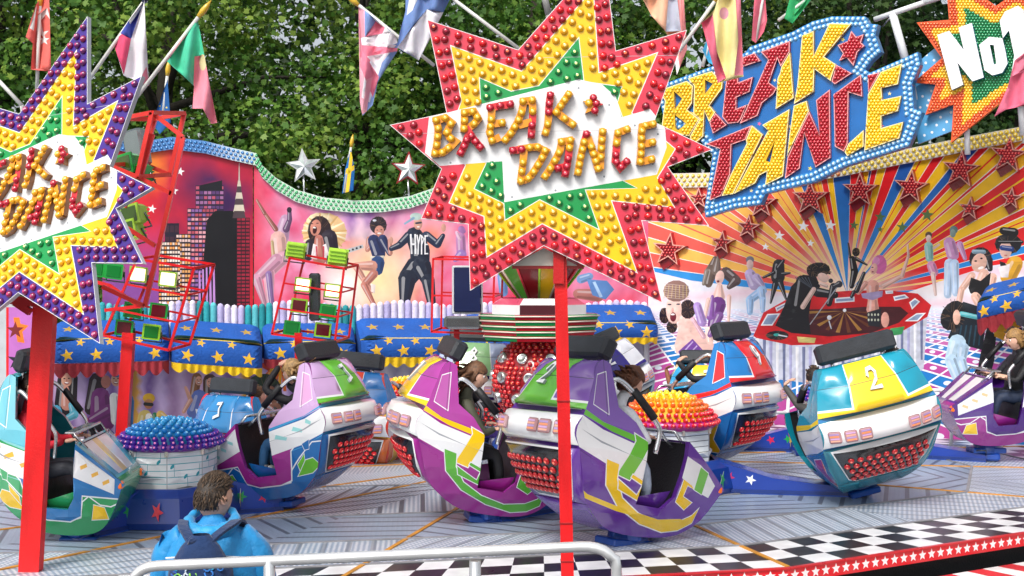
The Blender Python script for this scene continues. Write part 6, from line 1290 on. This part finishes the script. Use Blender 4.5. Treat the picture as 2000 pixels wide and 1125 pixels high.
rider('g3', -1, 'person in a pale pink shirt leaning in the blue gondola with red rim', '#eac8d0', '#5a6a80', '#202020', '#5a3c28', 'short', lean=(.05, 0), face=(-20, 0), seed=7)
rider('g11', -1, 'person in a pink sleeve leaning out to the right of the teal gondola', '#d83058', '#1a1c22', '#202020', '#1c1614', 'short', lean=(.0, -.12), face=(0, 0), arms='wide', sleeves=2, seed=8)
rider('g11', 1, 'person in dark grey clothes at the left side of the teal gondola', '#4a4a48', '#3a3a38', '#1a1a1a', '#2a1c14', 'short', lean=(.0, .12), arms='wide', sleeves=2, seed=9)
rider('g12', 1, 'person with blond hair, red glasses and black leather jacket at the right edge', '#17181c', '#22304a', '#e0e0e0', '#a8804c', 'bun', lean=(.10, .02), face=(10, -8), sleeves=2, seed=10)
rider('g12', -1, 'person in a dark beanie on the far seat of the dark purple gondola', '#23232b', '#20242c', '#202020', '#1c1c22', 'short', lean=(.02, 0), face=(5, 0), seed=11)
rider('g9', 1, 'person with dark brown arms in the farthest cream and yellow gondola', '#5a3a24', '#2a2420', '#202020', '#1a1210', 'long', sk='#8a5438', arms='wide', lean=(0, .08), sleeves=False, seed=12)
rider('g1', -1, 'person in a red jacket in the green and teal gondola behind the wide red pole', '#c81830', '#2a2e38', '#202020', '#3a2a20', 'short', face=(0, 0), sleeves=2, seed=13)
rider('g10', -1, 'person in dark clothes on the far seat of the blue and red gondola', '#20222a', '#22252c', '#202020', '#201814', 'long', arms='wide', lean=(0, 0), sleeves=2, seed=14)

# the boy with the blue rucksack in the foreground
Yb = 5.42; bx = P(415, 1000, Yb).x; H_ = 1.52
boy = thing('person', (bx, Yb, 0), 'boy with short brown hair and bright blue hooded jacket, standing with his back turned', 'person')
fx = Matrix.Rotation(radians(92), 3, 'Z')                    # body faces away, head turned a little to the right
B_ = lambda f_, l_, z: Vector((bx, Yb, 0)) + fx @ Vector((f_, l_, z))
pts = [(B_(0, 0, .82), (.15, .12)), (B_(0, 0, 1.0), (.14, .11)), (B_(-.01, 0, 1.20), (.15, .11)), (B_(.01, 0, 1.30), .055), (B_(.02, 0, 1.36), .055)]; ed = [(0, 1), (1, 2), (2, 3), (3, 4)]; part = ['j', 'j', 'j', 's']
for s in (-1, 1):
    k = len(pts); pts += [(B_(0, s * .09, .76), .085), (B_(.01, s * .1, .44), .06), (B_(0, s * .1, .09), .042), (B_(.12, s * .11, .04), .036)]; ed += [(0, k), (k, k + 1), (k + 1, k + 2), (k + 2, k + 3)]; part += ['l', 'l', 'l', 'f']
    k = len(pts); pts += [(B_(0, s * .165, 1.235), .062), (B_(.03, s * .215, .98), .048), (B_(.12, s * .20, .80), .036), (B_(.16, s * .18, .74), .03)]; ed += [(2, k), (k, k + 1), (k + 1, k + 2), (k + 2, k + 3)]; part += ['j', 'j', 'j', 's']
cm = {'j': '#1c86c4', 'l': '#28344c', 's': '#d8a488', 'f': '#30343c'}
vs, fs, cols = skin_mesh(pts, ed, lambda i, t, c: cm[part[i]], 2); b = MB(); b.add(vs, fs, cols, True)
Rh = Matrix.Rotation(radians(52), 3, 'Z'); hc = B_(.035, 0, 1.415); hr = .088; head(b, hc, Rh, '#dca88e', hr, '#b86a60')
for s in (-1, 1): hand(b, B_(.16, s * .18, .74), fx @ Vector((.5, 0, -.8)), fx @ Vector((1, 0, .6)), .034, '#dca88e')
b.build('body', SKINC, boy); hair(boy, hc, Rh, hr * .99, '#352a22', 'short', 21)
# jacket: lofted torso, sleeves and hood
JK = mat('blue_shell_jacket', .5, var=.18, nscale=10, bump=.7, bscale=16, sheen=.2)
b = MB(); n = 28; rings = [(.66, .205, .155), (.78, .21, .16), (.92, .2, .15), (1.04, .205, .145), (1.17, .21, .14), (1.235, .19, .125), (1.28, .14, .105), (1.32, .075, .08)]; vs = []
for j, (z, ry, rx) in enumerate(rings):
    for k in range(n):
        a = 2 * pi * k / n; nz = 1 + .05 * noise.noise(Vector((cos(a) * 2.2, sin(a) * 2.2, z * 7))) + .012 * sin(z * 60 + a * 3); vs.append(B_(rx * cos(a) * nz - .005, ry * sin(a) * nz, z))
b.add(vs, [(j * n + k, j * n + (k + 1) % n, (j + 1) * n + (k + 1) % n, (j + 1) * n + k) for j in range(len(rings) - 1) for k in range(n)], '#1a8ccc', True)
for s in (-1, 1):
    ps = cr([tuple(B_(0, s * .12, 1.24)), tuple(B_(0, s * .19, 1.19)), tuple(B_(.02, s * .235, 1.0)), tuple(B_(.08, s * .235, .84)), tuple(B_(.13, s * .20, .77))], 4); rs = [.07 - .0018 * i + .006 * sin(i * 1.7) for i in range(len(ps))]; b.tube(ps, rs, '#1a8ccc', 14)
ps = [B_(-.085 * cos(a) - .02 + (.02 if abs(a) > 1.4 else 0), .10 * sin(a), 1.325 - .04 * cos(a)) for a in [(-2.5 + .25 * i) for i in range(21)]]; b.tube(ps, [.024 + .012 * cos((-2.5 + .25 * i)) + .004 * sin(i * 2.1) for i in range(21)], '#1f96d4', 10)
b.build('jacket', JK, boy)
b = MB(); b.tube([B_(-.147, -.17, 1.19), B_(-.15, 0, 1.20), B_(-.147, .17, 1.19)], .004, '#e8eef2', 5); b.build('piping', CLOTH, boy)
bp = thing('rucksack', B_(-.2, 0, .75).to_tuple(), 'navy drawstring rucksack with swirling blue and white pattern on the back of the boy', 'rucksack')
b = MB(); rings = [(.70, .10, .06), (.76, .145, .085), (.86, .155, .095), (.97, .145, .085), (1.10, .13, .07), (1.19, .08, .05), (1.24, .035, .03)]; vs = []; n = 26; fs = []; cols = []
for j, (z, ry, rx) in enumerate(rings):
    for k in range(n): a = 2 * pi * k / n; nz = 1 + .06 * sin(a * 9 + z * 4) * (.4 + (z - .7)); vs.append(B_(-.235 + rx * cos(a) * nz, ry * sin(a) * nz, z + .07))
for j in range(len(rings) - 1):
    for k in range(n): fs.append((j * n + k, j * n + (k + 1) % n, (j + 1) * n + (k + 1) % n, (j + 1) * n + k)); cols.append('#12305c')
b.add(vs, fs, cols, True); b.add(vs[:n], [tuple(range(n))[::-1]], '#12305c'); b.build('bag', CLOTH, bp)
b = MB(); rn = random.Random(8)
for i in range(64):
    u, z = rn.uniform(-.105, .105), rn.uniform(.72, 1.12); c = rn.choice(['#e8eef4', '#38b0e0', '#88d048', '#1c58b0', '#2a7ad0', '#d8e8f8']); r = rn.uniform(.006, .02); ps = []
    for q in range(7): a = rn.random() * .3 + q * .75; yy = u + r * cos(a + i); zz_ = z + r * sin(a + i) + q * .0015; j = max(i_ for i_ in range(len(rings)) if rings[i_][0] <= zz_ or i_ == 0); ps.append(B_(-.225 - .098 * (1 - (yy / .17) ** 2) ** .5 * (1 - max(0, zz_ - .9) * .9) , yy, zz_ + .07))
    b.tube(ps, .0035, c, 5)
b.build('swirl_print', CLOTH, bp)
b = MB()
for s in (-1, 1):
    ps = cr([tuple(B_(-.26, s * .02, 1.26)), tuple(B_(-.21, s * .06, 1.30)), tuple(B_(-.13, s * .10, 1.325)), tuple(B_(.0, s * .12, 1.32)), tuple(B_(.11, s * .13, 1.22)), tuple(B_(.155, s * .15, 1.0)), tuple(B_(.1, s * .205, .86)), tuple(B_(-.16, s * .13, .78))], 4)
    for a, c in zip(ps, ps[1:]): b.beam(a, c, .042, .012, '#14325e')
b.build('shoulder_strap', CLOTH, bp)
b = MB(); b.tube([B_(-.25 - .02 * sin(i), .045 * sin(i * .9), 1.285 + .012 * cos(i)) for i in range(9)], .008, '#0e2850', 6); b.build('cord', CLOTH, bp)
# ------------------------------------------------------------ plane trees behind the ride
def leaf_mat(name, c1, c2, c3):
    m = bpy.data.materials.new(name); m.use_nodes = True; t = m.node_tree; n = t.nodes; L = t.links; b = n['Principled BSDF']
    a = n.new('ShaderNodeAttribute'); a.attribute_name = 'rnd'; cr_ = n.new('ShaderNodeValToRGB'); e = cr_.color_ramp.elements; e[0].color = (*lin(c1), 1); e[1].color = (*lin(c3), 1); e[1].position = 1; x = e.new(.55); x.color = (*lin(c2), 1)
    L.new(a.outputs['Fac'], cr_.inputs[0]); L.new(cr_.outputs[0], b.inputs['Base Color']); b.inputs['Roughness'].default_value = .5; b.inputs['Specular IOR Level'].default_value = .3
    tr = n.new('ShaderNodeBsdfTranslucent'); mx = n.new('ShaderNodeMixShader'); mx.inputs[0].default_value = .28; L.new(cr_.outputs[0], tr.inputs[0]); L.new(b.outputs[0], mx.inputs[1]); L.new(tr.outputs[0], mx.inputs[2]); L.new(mx.outputs[0], n['Material Output'].inputs[0]); return m
LM = [leaf_mat('plane_leaves', '#22441a', '#4c762a', '#92ac48'), leaf_mat('dark_leaves', '#172812', '#2c4a22', '#587638')]
def tree(name, x, y, h, R, n, m, lab, seed, z0=1.5, ls=.13):
    rn = np.random.default_rng(seed); r2 = random.Random(seed); rt = thing('plane_tree', (x, y, 0), lab, 'tree', 'trees behind the ride')
    b = MB(); b.tube([(x, y, 0), (x + .1, y, 2), (x - .1, y + .1, h * .5), (x + .2, y, h * .8)], [.3, .24, .17, .06], '#3a342c', 9)
    cl = []
    for i in range(85):
        a = r2.uniform(0, 2 * pi); q = r2.random() ** .5; zz_ = r2.uniform(z0, h); prof = 1 - .5 * max(0, (zz_ - h * .6) / (h * .4)) ** 2
        cl.append((x + R * q * cos(a) * prof, y + R * .7 * q * sin(a) * prof, zz_, r2.uniform(.6, 1.2)))
    for i in range(12): c = cl[i * 3]; s = h * r2.uniform(.25, .55); mid = ((x + c[0]) / 2 + r2.uniform(-.3, .3), (y + c[1]) / 2, (s + c[2]) / 2 + .3); b.tube([(x, y, s), mid, (c[0], c[1], c[2])], [.09, .05, .015], '#2c2720', 6)
    b.build('trunk', BARK, rt)
    ci = rn.integers(0, len(cl), n); C = np.array(cl)[ci]; d = rn.normal(size=(n, 3)); d /= np.linalg.norm(d, axis=1)[:, None]; rad = C[:, 3:4] * (rn.random((n, 1)) ** .45); pos = C[:, :3] + d * rad * np.array([1.15, 1, .75])
    # leaf: five-pointed, folded along its midrib
    ang = np.array([0, .45, .8, 1.25, 1.9, 2.6]); rr = np.array([1, .55, .92, .5, .72, .4]); px_ = np.concatenate([rr * np.sin(ang), -rr[::-1][:-1] * np.sin(ang[::-1][:-1])]); py_ = np.concatenate([rr * np.cos(ang), rr[::-1][:-1] * np.cos(ang[::-1][:-1])]); k = len(px_)
    nrm = rn.normal(size=(n, 3)) * .55 + d * .5 + np.array([0, -.35, .55]); nrm /= np.linalg.norm(nrm, axis=1)[:, None]; u = np.cross(nrm, rn.normal(size=(n, 3))); u /= np.linalg.norm(u, axis=1)[:, None]; v = np.cross(nrm, u); s = ls * rn.uniform(.6, 1.25, (n, 1, 1))
    V = pos[:, None, :] + s * (px_[None, :, None] * u[:, None, :] + py_[None, :, None] * v[:, None, :] - .3 * np.abs(px_)[None, :, None] * nrm[:, None, :]); V = V.reshape(-1, 3)
    me = bpy.data.meshes.new('leaves'); me.vertices.add(n * k); me.vertices.foreach_set('co', V.ravel()); me.loops.add(n * k); me.loops.foreach_set('vertex_index', np.arange(n * k)); me.polygons.add(n); me.polygons.foreach_set('loop_start', np.arange(n) * k); me.polygons.foreach_set('loop_total', np.full(n, k))
    cr2 = rn.random(len(cl)); val = np.clip(.42 * rn.random(n) + .5 * cr2[ci] + .2 * (pos[:, 2] - z0) / (h - z0), 0, 1); at = me.attributes.new('rnd', 'FLOAT', 'FACE'); at.data.foreach_set('value', val.astype(np.float32)); me.materials.append(m); me.update(); me.validate()  # light and dark clumps and a paler crown top are put into leaf colour
    o = bpy.data.objects.new('crown', me); COL.objects.link(o); me.transform(WM[rt.name].inverted()); o.parent = rt
tl = [(-10.5, 25, 'leafy plane tree behind the left edge and the red flag'), (-6.6, 23.5, 'leafy plane tree rising behind the skyline panel'), (-3.2, 26, 'leafy plane tree behind the silver stars on the crest'), (.3, 24.2, 'leafy plane tree standing behind the central bulb star'), (3.6, 26.5, 'plane tree behind the yellow and pink flag'), (-8.6, 29.5, 'farther plane tree between the two left trees'), (-1.2, 30, 'farther plane tree filling the gap behind the faded union flag')]
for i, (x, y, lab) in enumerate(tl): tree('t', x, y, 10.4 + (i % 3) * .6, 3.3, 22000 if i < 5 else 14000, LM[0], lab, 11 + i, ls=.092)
tl2 = [(6.9, 23.5, 'dark tree behind the large BREAK DANCE board'), (9.6, 24.5, 'dark tree behind the No1 star at the right'), (12.5, 26, 'dark tree beyond the right end of the mural wall'), (8.2, 30, 'distant dark tree between the two right-hand trees')]
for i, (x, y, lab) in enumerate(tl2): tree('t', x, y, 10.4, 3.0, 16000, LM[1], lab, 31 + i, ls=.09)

rn = np.random.default_rng(77); n = 11000; pos = np.column_stack([rn.uniform(-17, 18, n), rn.uniform(33, 37, n), rn.uniform(.5, 13.5, n)]); k = 5
pos[:, 2] = np.minimum(pos[:, 2], 12.2 + 1.2 * np.sin(pos[:, 0] * .7) + .6 * np.sin(pos[:, 0] * 2.1))
a = np.linspace(0, 2 * np.pi, k, endpoint=False); u = rn.normal(size=(n, 3)); u /= np.linalg.norm(u, axis=1)[:, None]; v = np.cross(u, rn.normal(size=(n, 3))); v /= np.linalg.norm(v, axis=1)[:, None]; s = rn.uniform(.12, .26, (n, 1, 1))
V = (pos[:, None] + s * (np.cos(a)[None, :, None] * u[:, None] + np.sin(a)[None, :, None] * v[:, None] * .8)).reshape(-1, 3)
me = bpy.data.meshes.new('far_foliage'); me.vertices.add(n * k); me.vertices.foreach_set('co', V.ravel()); me.loops.add(n * k); me.loops.foreach_set('vertex_index', np.arange(n * k)); me.polygons.add(n); me.polygons.foreach_set('loop_start', np.arange(n) * k); me.polygons.foreach_set('loop_total', np.full(n, k))
at = me.attributes.new('rnd', 'FLOAT', 'FACE'); at.data.foreach_set('value', (rn.random(n) * .7).astype(np.float32)); me.materials.append(LM[1]); me.update(); o = bpy.data.objects.new('far_wood', me); COL.objects.link(o); tag(o, 'dark far wood filling the gaps between the plane trees', 'wood', kind='stuff')
